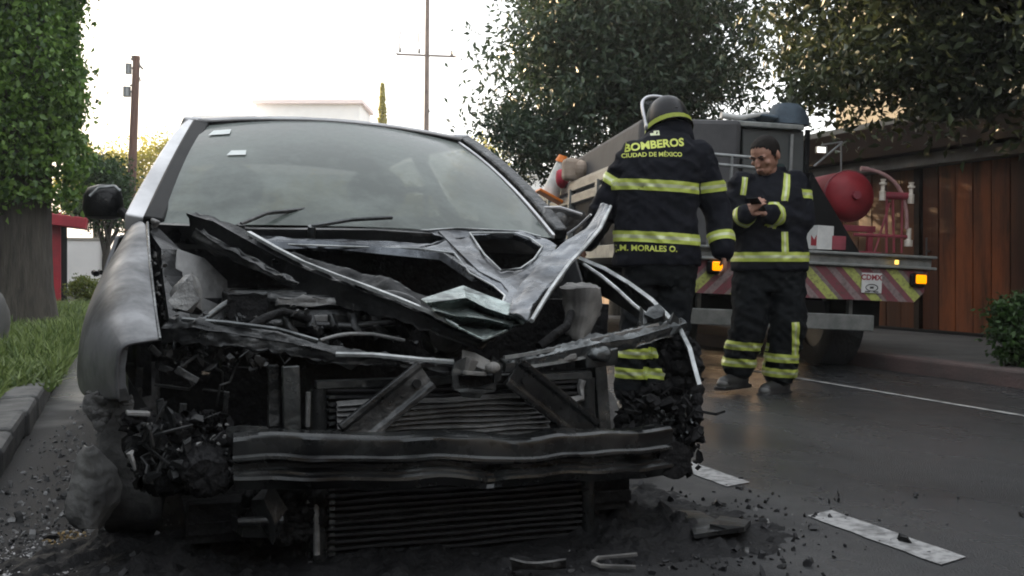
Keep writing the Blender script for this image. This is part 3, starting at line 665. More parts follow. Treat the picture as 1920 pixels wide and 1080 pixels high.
# windscreen
BL, BR, TL, TR = W(300,422,3.72), W(1034,446,3.79), W(384,236,4.58), W(856,268,4.64)
rows = []
for j in range(9):
    v = j/8; r = []
    for i in range(17):
        u = i/16; p = BL.lerp(BR, u).lerp(TL.lerp(TR, u), v); k = 4*u*(1-u)
        p.y -= (.13*(1-v)+.045*v)*k; p.z += (.035*v+.012)*k + .035*math.sin(math.pi*v); r.append(p)
    rows.append(r)
b = MB(); b.grid(rows); ws = b.build('windscreen', M['windscreen'], car, smooth=True)
def on_ws(u, v):
    k = 4*u*(1-u); p = BL.lerp(BR, u).lerp(TL.lerp(TR, u), v); p.y -= (.13*(1-v)+.045*v)*k; p.z += (.035*v+.012)*k+.035*math.sin(math.pi*v); return p+Vector((0,-.004,.004))
for u0, u1, v0, v1, nm in ((.035,.105,.80,.875,'sticker'),(.115,.17,.525,.575,'sticker')):
    b = MB(); b.grid([[on_ws(u0,v0),on_ws(u1,v0)],[on_ws(u0+.01,v1),on_ws(u1,v1)]]); b.build(nm, M['sticker'], ws)
# cowl, wipers
b = MB(); b.grid([[W(288,418,3.66), W(480,428,3.60), W(700,432,3.58), W(1030,448,3.74)], [W(288,452,3.68), W(480,462,3.62), W(700,466,3.60), W(1030,475,3.74)]]); b.build('cowl_panel', M['char_gloss'], car, solid=.02, jit=.01)
for pts, wm in ((((452,420,3.60),(500,400,3.66),(575,392,3.74)), 'burnt'), (((585,424,3.57),(660,412,3.60),(735,408,3.64)), 'burnt_light')):
    b = MB(); b.tube([W(*p) for p in pts], .007, 6); b.tube([W(*pts[0]), W(*pts[0])+Vector((.0,.02,-.04))], .014, 8)
    wo = b.build('wiper', M[wm], car, smooth=True)
# door mirrors
b = MB(); c = W(193,378,4.3); b.loft([(c+Vector((.006,0,-.066)),.045,.04),(c+Vector((.004,0,-.058)),.066,.06),(c+Vector((.002,0,-.03)),.074,.07),(c+Vector((0,0,.02)),.070,.07),(c+Vector((.004,0,.05)),.058,.06),(c+Vector((.012,0,.062)),.036,.045)], 22)
mo = b.build('door_mirror', M['char_gloss'], car, smooth=True)
b = MB(); b.tube([W(168,368,4.22), W(185,352,4.22), W(214,349,4.22), W(225,358,4.22)], .006, 6); b.build('mirror_rim_glint', M['edge_glint'], mo, smooth=True)
b = MB(); b.tube([W(222,395,4.3), W(236,402,4.2), W(246,412,4.1)], .020, 8); b.build('mirror_arm', M['char'], mo)
b = MB(); ft = lambda x, y: W(x, y, 4.0)
b.panel([(1019,390),(1034,388),(1060,391),(1090,399),(1092,408),(1082,425),(1064,438),(1042,444),(1030,436),(1021,412)], [], ft)
mo = b.build('door_mirror', M['burnt'], car, solid=.09, bevel=.02)
b = MB(); b.tube([W(1019,438,3.93), W(1018,412,3.93), W(1021,389,3.93), W(1050,389,3.93), W(1091,402,3.93)], .006, 6); b.build('mirror_rim_glint', M['roof_silver'], mo, smooth=True)  # pale rims paint the sky reflected along the mirror edges
b = MB(); b.tube([W(1040,446,3.92), W(1062,440,3.9), W(1085,424,3.86), W(1108,402,3.8)], .005, 6); b.build('mirror_rim_glint', M['roof_silver'], mo, smooth=True)
b = MB(); b.ell(W(1050,412,3.94), (.035,.012,.03)); b.build('mirror_blister', M['burnt'], mo, smooth=True)

# ---- bonnet: skin burnt away, ribs left
HP = W(650,432,3.66); HT = W(890,640,2.80); HN = Vector((0, HT.z-HP.z, HP.y-HT.y)).normalized(); HN = Vector((0,-(HP.z-HT.z), HP.y-HT.y)).normalized()
def hd(x, y): return WP(x, y, HP, HN)
hood = MB()
hood.panel([(452,436),(640,430),(860,432),(975,436),(1015,448),(1045,462),(1030,490),(985,560),(960,585),(938,585),(945,560),(925,540),(880,515),(850,478),(780,470),(640,466),(540,462),(500,455)],
    [[(480,441),(640,436),(800,437),(838,454),(800,460),(660,453),(540,450)][::-1], [(880,444),(962,442),(992,452),(1014,468),(1000,490),(975,508),(938,512),(908,482)][::-1]], hd)
ho = hood.build('bonnet', M['bare_hood'], car, solid=.022, bevel=.006, jit=.008, jsc=6); tag(ho, 'bonnet frame burnt bare, ribs bent and crumpled'); crumple(ho, .014, .10, 3)
for lp_ in ([(880,443),(962,441),(993,451),(1015,468),(1001,491),(975,509),(938,513),(907,483),(880,443)], [(470,441),(640,434),(800,436),(858,434),(975,438),(1012,449)], [(540,464),(640,468),(780,472),(850,480),(880,517),(925,542),(946,561),(938,586)]):
    b2_ = MB(); b2_.tube([hd(x,y)+Vector((0,-.006,.010)) for x, y in lp_], .0035, 6); b2_.build('bonnet_lip_glint', M['edge_glint'], ho, smooth=True, jit=.004, jsc=14)
# scorched skin left hanging over the left half
b = MB(); rows = []
for i in range(13):
    u = i/12; r = []
    for j in range(7):
        v = j/6; a = Vector(W(385,412,3.56)).lerp(W(885,632,2.84), u); c_ = hd(500,458).lerp(hd(948,590), u)
        p = a.lerp(c_, v); p.z -= .075*math.sin(math.pi*v)*(1-.4*u)+ (.02*noise.noise(p*5)); r.append(p)
    rows.append(r)
b.grid(rows); crumple(b.build('bonnet_skin', M['char_gloss'], ho, smooth=True, solid=.006), .05, .10, 2)
# raised fold along the left edge
b2_ = MB(); pts = [(362,408,3.58),(410,424,3.5),(468,456,3.4),(520,482,3.32),(570,508,3.24),(630,531,3.14),(690,552,3.05),(750,574,2.95),(810,598,2.87),(860,622,2.82),(905,642,2.79)]
P3 = [W(*p) for p in pts]
sc = [1.5,1.6,1.5,1.4,1.3,1.15,1.0,.9,.75,.6,.4]
b2_.sweep(P3, [(-.018,-.050),(.006,-.054),(.014,-.01),(.022,.012),(-.002,.020),(-.024,.006)], scale=sc)
crumple(b2_.build('bonnet_edge', M['char_gloss'], ho, smooth=True, jit=.010, jsc=9), .030, .06, 2)
b2_ = MB(); b2_.sweep([p+Vector((.0,-.004,.018*s_+.004)) for p, s_ in zip(P3, sc)][2:10], [(-.004,-.004),(.014,-.004),(.014,.005),(-.004,.005)]); b2_.build('bonnet_glint_strip', M['edge_glint'], ho, jit=.006, jsc=9)  # highlight along the fold, put in as a pale strip
b2_ = MB(); b2_.sweep([W(366,440,3.5),W(420,462,3.4),W(470,492,3.3),W(520,520,3.2),W(560,540,3.12)], [(-.02,-.020),(-.004,-.026),(.02,-.018),(.016,.016),(-.004,.010),(-.02,.020)], scale=[1,1.1,1,.7,.3]); crumple(b2_.build('bonnet_brace', M['burnt'], ho, jit=.022, jsc=16), .03, .05, 2)
# middle ribs
b2_ = MB(); b2_.sweep([hd(505,462),hd(600,458),hd(720,470),hd(835,482),hd(900,520)], [(-.03,-.012),(.03,-.012),(.02,.012),(-.02,.012)]); b2_.build('bonnet_rib', M['bare_hood'], ho, smooth=True, jit=.006)
b2_ = MB(); b2_.sweep([hd(830,440),hd(868,478),hd(905,515),hd(945,535),hd(962,552),hd(955,578),hd(940,590)], [(-.028,-.014),(.028,-.014),(.018,.014),(-.018,.014)], scale=[1,1,.9,.8,.8,.7,.6]); b2_.build('bonnet_rib', M['bare_hood'], ho, smooth=True)
# turned-up right flank
def fk(x, y): return W(x, y, 2.84+.68*(606-y)/210)
rowsL = [(1128,383),(1098,425),(1062,452),(1030,478),(1000,505),(975,535),(962,560),(955,590)]
rowsM = [(1134,386),(1112,428),(1085,462),(1056,492),(1030,520),(1006,548),(990,575),(975,603)]
rowsR = [(1138,392),(1122,436),(1100,470),(1082,505),(1062,535),(1042,560),(1022,588),(1000,608)]
rows = []
for l_, m_, r_ in zip(rowsL, rowsM, rowsR):
    a, c_, e = fk(*l_), fk(*m_), fk(*r_); c_.y -= .05; e.y += .06
    rows.append([a, a.lerp(c_,.5)+Vector((0,.012,.008)), c_, c_.lerp(e,.5)+Vector((0,-.012,.01)), e])
b2_ = MB(); b2_.grid(rows); fo = b2_.build('bonnet_flank', M['bare_hood'], ho, smooth=True, solid=.008, sub=2, jit=.010, jsc=9); crumple(fo, .022, .10, 2)
for p in fo.data.polygons: p.use_smooth = True
b2_ = MB(); b2_.tube([fk(1138,388)+Vector((0,-.03,0)), fk(1112,430)+Vector((0,-.06,0)), fk(1085,462)+Vector((0,-.06,0)), fk(1056,492)+Vector((0,-.06,0)), fk(1020,540)+Vector((0,-.06,0)), fk(985,600)+Vector((0,-.05,0))], .007, 6); b2_.build('bonnet_glint_strip', M['edge_glint'], ho, smooth=True)
# crumpled tip
def tipf(pts): return [W(*p) for p in pts]
T1 = tipf([(788,565,2.93),(830,548,3.02),(868,537,3.06),(915,555,3.03),(965,578,2.98),(1000,602,2.96)])
T2 = tipf([(797,570,2.86),(835,562,2.92),(872,560,2.95),(910,578,2.93),(950,590,2.92),(985,606,2.93)])
T3 = tipf([(806,578,2.90),(840,579,2.97),(874,575,3.00),(906,588,2.99),(945,600,2.96),(978,610,2.94)])
T4 = tipf([(815,584,2.80),(846,592,2.84),(880,594,2.86),(915,598,2.86),(945,606,2.86),(965,612,2.88)])
T5 = tipf([(830,594,2.86),(852,606,2.92),(884,612,2.93),(915,614,2.92),(938,616,2.92),(955,616,2.9)])
T6 = tipf([(838,602,2.78),(860,616,2.77),(885,629,2.76),(908,640,2.75),(922,636,2.77),(950,618,2.82)])
b2_ = MB(); b2_.grid([T1,T2,T3,T4,T5,T6]); b2_.build('bonnet_tip', M['greenish'], ho, solid=.006, bevel=.002, jit=.007, jsc=14)

# ---- right (viewer's) wing, burnt through
arc = [(1088,484,3.78),(1135,504,3.66),(1180,531,3.52),(1222,562,3.38),(1252,592,3.24),(1278,622,3.12),(1294,655,3.03),(1303,690,2.97),(1312,722,2.94)]
A3 = [W(*p) for p in arc]
b = MB(); b.sweep(A3, [(-.006,-.007),(.007,-.007),(.008,.005),(-.005,.007)], up=(-.3,-1,.2)); b.build('wing_edge', M['edge_glint'], car, smooth=True)
b = MB(); b.grid([[p+Vector((.01,.01,-.004)) for p in A3[:7]], [p+Vector((.045,.03,-.05)) for p in A3[:7]], [p+Vector((.05,.06,-.12)) for p in A3[:7]]]); tag(b.build('front_wing', M['burnt'], car, smooth=True, solid=.006), 'blackened front wing burnt through at the arch')
b = MB(); b.tube([W(*p) for p in ((1095,496,3.7),(1128,518,3.58),(1158,543,3.46),(1190,573,3.32),(1215,592,3.22),(1230,606,3.16))], .007, 7); b.build('wing_inner_edge_glint', M['edge_glint'], car, smooth=True)
b = MB(); b.panel([(1240,640),(1266,632),(1296,640),(1306,680),(1312,722),(1318,770),(1306,820),(1280,850),(1230,850),(1180,840),(1150,800),(1176,770),(1225,752),(1250,720)], [], lambda x,y: W(x,y,3.10+.0006*(1312-x))); crumple(b.build('wheel_liner', M['char'], car, solid=.05, jit=.03, jsc=7), .07, .04, 4)
# ---- upper cross panel, bent to a V
prof = [(-.035,-.022),(-.012,-.030),(.030,-.024),(.034,.006),(.010,.022),(-.028,.018)]
b = MB(); b.sweep([W(*p) for p in ((318,618,3.08),(380,618,3.0),(460,628,2.95),(540,640,2.93),(620,662,2.91),(700,672,2.89),(780,680,2.87),(862,690,2.86))], prof, scale=[1.7,1.6,1.4,1.25,1.2,.95,.85,.8]); lp = crumple(b.build('cross_panel', M['burnt'], car, smooth=True, jit=.012, jsc=10), .035, .05, 3)
b = MB(); b.tube([W(*p) for p in ((345,602,3.0),(430,606,2.94),(520,618,2.9),(600,640,2.88))], .007, 6); b.build('cross_panel_bead_or_glint', M['burnt_light'], lp, jit=.012, jsc=16)
b = MB(); b.tube([W(*p) for p in ((630,664,2.86),(700,668,2.85),(790,674,2.83),(850,678,2.82))], .007, 6); b.build('cross_panel_bead_or_glint', M['edge_glint'], lp, jit=.006, jsc=16)
b = MB(); b.sweep([W(*p) for p in ((935,684,2.86),(990,674,2.90),(1050,660,2.96),(1110,648,3.02),(1170,634,3.08),(1250,612,3.16),(1275,606,3.22))], prof, scale=[.85,1.05,1.3,1.35,1.3,1.2,1.0]); rp = crumple(b.build('cross_panel', M['burnt_light'], car, smooth=True, jit=.010, jsc=10), .030, .05, 3)
b = MB(); b.box(W(1118,672,3.0), (.12,.06,.05), (0,-.1,.2)); b.ell(W(1122,664,2.97), (.05,.03,.022)); b.build('lamp_bracket', M['burnt_light'], rp, bevel=.006, jit=.012, jsc=24)
b = MB(); b.box(W(1052,672,2.93),(.11,.02,.020),(0,-.12,.2)); b.build('bracket_plate', M['alum'], rp, bevel=.004, jit=.006, jsc=24)
b = MB(); b.sweep([W(1108,640,3.0),W(1150,630,3.04),W(1200,618,3.09),W(1235,608,3.12)], [(-.004,-.006),(.004,-.006),(.004,.006),(-.004,.006)]); b.build('cross_panel_bead_or_glint', M['offwhite'], rp, jit=.004)  # off-white strip paints the highlight along the panel top
b = MB(); b.sweep([W(945,672,2.84),W(1000,664,2.89),W(1060,650,2.95)], [(-.004,-.005),(.004,-.005),(.004,.005),(-.004,.005)]); b.build('cross_panel_bead_or_glint', M['edge_glint'], rp, jit=.004)
b = MB(); b.sweep([W(980,690,2.86),W(1050,680,2.92),W(1110,668,2.98),W(1140,662,3.02)], [(-.004,-.004),(.004,-.004),(.004,.004),(-.004,.004)]); b.build('cross_panel_bead_or_glint', M['edge_glint'], rp, jit=.004)
b = MB()
for x, y in ((1205,600),(1222,612),(1240,596),(1255,622),(1228,590),(1262,606)): b.chunk(W(x,y,3.14), .035)
b.build('torn_corner', M['burnt_light'], car)
# latch
b = MB(); b.panel([(846,700),(852,680),(872,668),(880,690),(918,690),(924,668),(940,684),(938,712),(930,718),(928,732),(905,738),(898,746),(868,744),(860,734),(850,728)],
    [[(858,702),(866,698),(925,700),(926,718),(905,726),(880,730),(860,722)]], lambda x, y: W(x,y,2.80)); lt = b.build('bonnet_latch', M['burnt_light'], car, solid=.012, jit=.004, jsc=30)
b = MB(); b.panel([(856,704),(928,704),(926,722),(900,728),(862,722)], [], lambda x,y: W(x,y,2.83)); b.build('latch_recess', M['char'], lt)
b = MB(); b.box(W(890,700,2.785), (.07,.02,.012), (0,.1,.3)); b.ell(W(924,689,2.775), (.022,.015,.016)); b.box(W(880,684,2.80),(.03,.03,.04),(.3,.2,.5)); b.chunk(W(895,680,2.81),.04); b.build('latch_plate', M['offwhite'], lt, bevel=.003)
# braces and posts
pb = [(-.045,-.010),(.045,-.010),(.045,.010),(.03,.010),(.022,.002),(-.022,.002),(-.03,.010),(-.045,.010)]
for a, c_, m_ in (((800,702,2.83),(652,822,2.80),'burnt'), ((962,696,2.84),(1108,812,2.88),'beam')):
    b = MB(); b.sweep([W(*a), W(*c_)], pb, up=(0,-1,0)); br = b.build('brace', M[m_], car, bevel=.003)
    b = MB(); q = W(*a).lerp(W(*c_), .14)+Vector((0,-.014,0)); b.tube([q, q+Vector((0,.006,0))], .012, 14); b.build('brace_hole', M['black_gap'], br)
for x0, y0, x1, y1, Y, m_, w_ in ((545,686,548,806,2.90,'burnt_light',.046),(1124,672,1134,804,2.98,'burnt_light',.040),(512,684,514,800,2.94,'burnt',.03)):
    b = MB(); b.sweep([W(x0,y0,Y), W(x1,y1,Y)], [(-w_/2,-.02),(w_/2,-.02),(w_/2,.006),(-w_/2,.006)], up=(0,-1,0)); b.build('upright', M[m_], car, bevel=.003)
# radiator
RX0, RX1, RY = W(612,800,2.95).x, W(1088,800,2.95).x, 2.95
b = MB(); b.box(((RX0+RX1)/2, RY+.05, .25), (RX1-RX0, .03, .50)); rad = b.build('radiator', M['fin_dark'], car)
b = MB(); n = 27
for i in range(n):
    z = .012+.478*i/(n-1); q = 4
    pts = [(RX0+(RX1-RX0)*k/q, RY+.004*math.sin(k*2.1+i*.6), z+.004*noise.noise(Vector((k*.8, i*.35, 0)))+.012*math.sin(math.pi*k/q)*(-1 if i > 18 else 0)*((i-18)/9.)) for k in range(q+1)]
    b.sweep(pts, [(-.012,-.0035),(.012,-.0035),(.012,.0035),(-.012,.0035)])
b.build('cooling_fins', M['fin'], rad)
for x in (RX0-.022, RX1+.022):
    b = MB(); b.tube([(x, RY, .0), (x, RY, .495)], .024, 12); b.box((x, RY+.03, .25), (.05,.04,.47)); b.build('radiator_tank', M['beam'], rad, smooth=True)
b = MB()
for i in range(26): b.box((RX0+.012, RY-.015, .02+.018*i), (.016,.012,.009))
b.build('tube_ends', M['burnt_light'], rad)
b = MB(); b.box(((RX0+RX1)/2, RY, .505), (RX1-RX0+.06,.04,.018)); b.build('radiator_rail', M['burnt_light'], rad, jit=.006)
for pts, r_ in (((W(578,735,2.9), W(577,800,2.9)), .007), ((W(575,940,2.9), W(592,940,2.9), W(594,1040,2.9)), .009), ((W(1066,752,2.92), W(1090,746,2.93), W(1088,725,2.93), W(1092,712,2.93)), .012)):
    b = MB(); b.tube(pts, r_, 7); b.build('coolant_pipe', M['alum'], rad, smooth=True)
b = MB(); x0, x1 = W(632,790,2.915).x, W(1030,790,2.915).x
for i in range(8):
    z = W(830,748+i*10,2.915).z
    b.sweep([(x0+(x1-x0)*k/6, 2.915+.004*math.sin(k+i), z+.003*math.sin(k*1.7+i*.9)) for k in range(7)], [(-.010,.005),(.004,-.004),(.008,-.007),(-.008,.000)])
b.build('condenser_slats', M['alum'], rad)  # lighter than the fins, painting the light the slats catch
# bumper beam with two pressed ribs
bp = [(.05,.066),(-.010,.064),(-.021,.058),(-.024,.050),(-.022,.014),(-.029,.008),(-.030,.001),(-.020,-.006),(.004,-.010),(.004,-.022),(-.014,-.024),(-.019,-.028),(-.020,-.034),(-.028,-.040),(-.030,-.048),(-.024,-.056),(-.010,-.074),(.05,-.074)]
pts = []; k = 60
for i in range(k+1):
    u = i/k; p = W(438,862,2.76).lerp(W(1252,842,2.90), u); p.y -= .085*4*u*(1-u)*.9; p.z += .004*math.sin(u*19)+.003*math.sin(u*7); pts.append(p)
b = MB()
b.sweep(pts, [(-a, h_) for a, h_ in bp], up=(0,0,1))
m0 = len(bp)
for i in range(k+1):                       # dents
    for j in range(m0):
        v = b.v[i*m0+j]; u = i/k
        for uc, amp, jr in ((.525,.022,range(9,16)),(.90,.012,range(9,16)),(.36,.012,(4,5,6,7)),(.14,.008,(4,5,6,7,10,11,12))):
            if j in jr: v.y += amp*math.exp(-((u-uc)/.022)**2); v.z -= .4*amp*math.exp(-((u-uc)/.022)**2)
bo = b.build('bumper_beam', M['beam'], car, smooth=True, jit=.008, jsc=8, ang=26)
b = MB(); q = W(1252,858,2.92); b.tube([q+Vector((0,-.05,0)), q+Vector((0,.16,0))], .055, 20); b.build('crush_can', M['char'], bo, smooth=True, jit=.006)
b = MB(); q = W(385,888,2.80); b.tube([q+Vector((0,-.05,0)), q+Vector((0,-.03,0)), q+Vector((0,.16,0))], [.045,.062,.07], 20); crumple(b.build('crush_can', M['char'], bo, smooth=True, jit=.008, jsc=14), .02, .03, 3)
b = MB(); b.panel([(425,802),(448,798),(500,800),(512,812),(505,828),(440,826),(424,816)], [[(442,808),(450,806),(452,814),(444,816)][::-1],[(466,808),(476,806),(478,818),(468,820)][::-1],[(490,808),(500,810),(496,818)][::-1]], lambda x,y: W(x,y,2.80)); b.build('bumper_bracket', M['burnt_light'], bo, solid=.008)
# engine and bay
bay = MB(); bay.wbox(300,560,1104,900,3.45,.3); bay.build('bulkhead', M['char'], car, jit=.02)
b = MB(); b.wbox(430,545,640,622,3.22,.25); b.wbox(520,575,780,630,3.15,.25); b.wbox(640,560,800,600,3.28,.2); en = b.build('engine', M['burnt'], car, bevel=.02, jit=.015, jsc=9)
b = MB()
for i in range(6): b.tube([W(536+i*42,594,3.12), W(540+i*42,612,3.10), W(552+i*42,626,3.11)], .016, 8)
b.tube([W(510,560,3.2), W(600,566,3.16), W(700,566,3.16), W(780,580,3.15)], .018, 10); b.tube([W(470,600,3.16), W(560,606,3.12), W(660,612,3.1), W(740,604,3.1)], .010, 8)
b.build('intake_pipes', M['burnt'], en, smooth=True, jit=.01, jsc=14)
b = MB(); b.wbox(532,590,615,606,3.11,.04); b.wbox(560,556,660,566,3.18,.05); b.wbox(700,586,760,598,3.11,.04); b.build('engine_cover', M['alum'], en, bevel=.004, jit=.01, jsc=14)
b = MB()
for k in range(110): b.chunk(W(random.uniform(330,800), random.uniform(570,650), random.uniform(3.04,3.2)), random.uniform(.004,.015))
tag(b.build('engine_debris', M['burnt'], en), kind='stuff')
for pts, r_, m_ in (((W(440,640,3.05),W(480,600,3.02),W(530,585,3.08),W(580,600,3.1)),.014,'char'), ((W(690,560,3.2),W(740,545,3.15),W(780,570,3.1),W(800,620,3.05)),.016,'char_gloss'),
      ((W(820,660,2.98),W(800,620,3.02),W(770,600,3.1)),.008,'burnt_light'), ((W(380,600,3.1),W(410,575,3.12),W(440,560,3.18),W(500,552,3.2)),.010,'burnt_light'), ((W(600,640,3.0),W(640,622,3.02),W(700,630,3.02),W(760,640,3.0)),.006,'alum')):
    b = MB(); b.tube(qbez(pts[0], pts[1], pts[2])+list(pts[3:]), r_, 9); b.build('hose', M[m_], en, smooth=True, jit=.006, jsc=12)
b = MB(); b.wbox(425,548,505,606,3.14,.16); crumple(b.build('battery_tray', M['char'], en, bevel=.006), .03, .05, 3)
b = MB(); b.wbox(520,556,650,574,3.13,.05); crumple(b.build('rocker_cover', M['alum'], en, bevel=.006), .03, .06, 3)
b = MB(); b.ell(W(840,628,3.05), (.085,.06,.075), 20, 12); b.tube([W(840,628,2.99),W(840,628,2.97)], .05, 20); b.build('alternator', M['burnt'], en, smooth=True, jit=.01, jsc=16)
b = MB(); b.grid([[W(330,470,3.5),W(385,492,3.5),W(425,530,3.5)],[W(322,540,3.45),W(370,560,3.45),W(430,590,3.45)],[W(330,600,3.4),W(375,605,3.4),W(425,612,3.4)]]); b.build('inner_wing', M['ash_pale'], car, smooth=True, solid=.01, jit=.02, jsc=8)
b = MB(); b.tube([W(352,580,3.12),W(350,550,3.14),W(356,528,3.16)], [.035,.045,.03], 12); b.chunk(W(352,555,3.1),.05); b.build('washer_bottle', M['alum'], car, smooth=True, jit=.02, jsc=16)
b = MB(); q = W(1090,576,3.35); b.tube([q+Vector((-.02,.0,-.11)), q+Vector((0,0,-.02)), q+Vector((0,0,.07)), q+Vector((0,0,.085))], [.045,.072,.075,.045], 22); crumple(b.build('strut_tower', M['offwhite'], car, smooth=True, jit=.02, jsc=9), .03, .09, 2)
b = MB(); b.tube([W(1010,650,3.08), W(1040,628,3.12), W(1062,612,3.16), W(1072,590,3.3)], .013, 10); b.build('hose', M['char'], car, smooth=True, jit=.01)
b = MB(); b.grid([[W(280,440,3.6),W(300,470,3.5),W(308,520,3.4),W(318,590,3.2),W(330,640,3.05)],[W(296,425,3.62),W(330,470,3.55),W(340,520,3.45),W(352,590,3.25),W(365,640,3.1)]]); b.build('inner_rail', M['char_gloss'], car, solid=.02, jit=.02, jsc=10)
b = MB()
for k in range(40): b.chunk(W(random.uniform(284,312), random.uniform(470,620), 3.3), random.uniform(.003,.010))
tag(b.build('melted_trim', M['ash'], car), kind='stuff')
b = MB(); b.ell(W(290,420,3.6), (.012,.02,.018)); b.build('melted_trim', M['alum'], car, smooth=True, jit=.014, jsc=34)
# charred wreckage inside the lamp openings and under the front
def wreck(name, n, xs, ys, Ys, rs, m, wires=0):
    b = MB()
    for k in range(n): b.chunk(W(random.uniform(*xs), random.uniform(*ys), random.uniform(*Ys)), random.uniform(*rs))
    for k in range(wires):
        p = W(random.uniform(*xs), random.uniform(*ys), random.uniform(*Ys)); pts = [p]
        for j in range(4): p = p+Vector((random.gauss(0,.035), random.gauss(0,.02), random.gauss(-.012,.03))); pts.append(p)
        b.tube(pts, random.uniform(.002,.005), 5)
    return tag(b.build(name, M[m], car), kind='stuff')
b = MB(); b.panel([(236,792),(262,776),(300,800),(350,788),(400,806),(440,812),(446,880),(420,915),(360,925),(300,915),(262,895),(244,850)], [], lambda x, y: W(x, y, 2.92)); crumple(b.build('melted_bumper', M['char'], car, solid=.05, jit=.03, jsc=8), .07, .04, 4)
b = MB(); b.panel([(520,905),(600,912),(606,985),(560,1010),(470,1012),(440,985),(452,930)], [], lambda x, y: W(x, y, 2.90)); crumple(b.build('melted_bumper', M['char'], car, solid=.04, jit=.03, jsc=8), .06, .04, 4)
wreck('charred_wreckage', 70, (240,430), (785,900), (2.84,2.90), (.006,.026), 'char_gloss', 8)
wreck('charred_wreckage', 22, (240,430), (790,860), (2.84,2.90), (.003,.009), 'alum')
wreck('charred_wreckage', 110, (1170,1312), (740,885), (2.98,3.12), (.006,.030), 'char', 5)
wreck('charred_wreckage', 40, (1190,1318), (740,830), (2.95,3.1), (.003,.008), 'burnt_light', 2)
wreck('charred_wreckage', 40, (300,500), (645,690), (3.0,3.15), (.006,.02), 'burnt', 6)
wreck('charred_wreckage', 40, (960,1110), (700,790), (3.05,3.2), (.006,.02), 'burnt', 12)
b = MB(); b.panel([(240,700),(246,770),(262,880),(300,912),(360,890),(350,800),(300,790),(282,770)], [], lambda x,y: W(x,y,2.98)); b.build('bumper_mount', M['char_gloss'], car, solid=.06, jit=.03, jsc=9)
b = MB()
for x0,y0,x1,y1,Y,w_ in ((262,690,255,775,2.98,.018),(300,748,305,800,2.95,.02),(345,755,340,808,2.95,.016),(425,735,418,775,2.92,.014),(330,692,368,715,2.95,.02),(280,652,300,668,2.95,.015)):
    b = MB(); b.sweep([W(x0,y0,Y),W(x1,y1,Y)], [(-w_/2,-.006),(w_/2,-.006),(w_/2,.006),(-w_/2,.006)], up=(0,-1,0))
    b.build('lamp_bracket', M['burnt'], car, bevel=.002, jit=.008, jsc=20)
b = MB(); b.chunk(W(385,700,2.95), .016); b.build('lamp_fragment', M['bag_tan_dark'], car)
b = MB(); b.box(W(258,775,2.85),(.055,.02,.012),(0,.1,.2)); b.build('lamp_fragment', M['alum'], car, jit=.008, jsc=30, bevel=.003)
b = MB(); b.tube([W(250,846,2.78),W(243,852,2.77),W(247,866,2.77),W(254,882,2.77)],[.004,.008,.006,.004],7); b.build('lamp_fragment', M['alum'], car, jit=.006, jsc=40)
b = MB(); b.wbox(445,985,525,1012,2.82,.12); b.tube([W(440,990,2.8),W(530,972,2.8)],.012,8); b.chunk(W(500,960,2.82),.06); b.build('undertray', M['char_gloss'], car, jit=.02, jsc=10)
b = MB(); b.box((XC,3.02,.14),(1.3,.10,.10)); b.wbox(1085,905,1120,1050,3.0,.06); b.wbox(575,910,606,1070,2.97,.05); b.build('subframe', M['char'], car, jit=.01)
# wheels
def wheel(x, y, z, r, w_, burnt, rz=0):
    s_ = -1 if x < XC else 1
    b = MB(); rot = Euler((0,0,rz)).to_matrix(); c = Vector((x,y,z)); ring = []
    prof_ = [(-w_/2*.8, r*.66),(-w_/2, r*.75),(-w_/2, r*.93),(-w_/2*.8, r),(w_/2*.8, r),(w_/2, r*.93),(w_/2, r*.75),(w_/2*.8, r*.66)]
    n = 32; vs = []
    for k in range(n):
        a = 2*math.pi*k/n
        for q, rr in prof_: vs.append(c+rot @ Vector((q, rr*math.cos(a), rr*math.sin(a))))
    m_ = len(prof_); b.add(vs, [(k*m_+j, k*m_+(j+1)%m_, ((k+1)%n)*m_+(j+1)%m_, ((k+1)%n)*m_+j) for k in range(n) for j in range(m_)])
    wo = b.build('wheel', M['ash' if burnt else 'tyre'], car, smooth=True, jit=.012 if burnt else 0, jsc=9)
    b = MB(); b.tube([c+rot@Vector((-w_*.4,0,0)), c+rot@Vector((w_*.4,0,0))], r*.64, 24)
    for k in range(5):
        a = 2*math.pi*k/5; b.tube([c+rot@Vector((s_*w_*.42,0,0)), c+rot@Vector((s_*w_*.42, r*.6*math.cos(a), r*.6*math.sin(a)))], .03, 6)
    b.build('rim', M['burnt'], wo, smooth=True)
wheel(.02, 3.62, .255, .27, .17, True, R(-6)); wheel(1.60, 3.70, .19, .20, .17, True, R(4))
wheel(.05, 6.55, .315, .31, .19, False); wheel(1.55, 6.55, .315, .31, .19, False)
for sx in (-1, 1):
    b = MB(); b.box((XC+sx*.76, 3.62, .52), (.05,.4,.35)); b.build('arch_liner', M['char'], car, jit=.02)

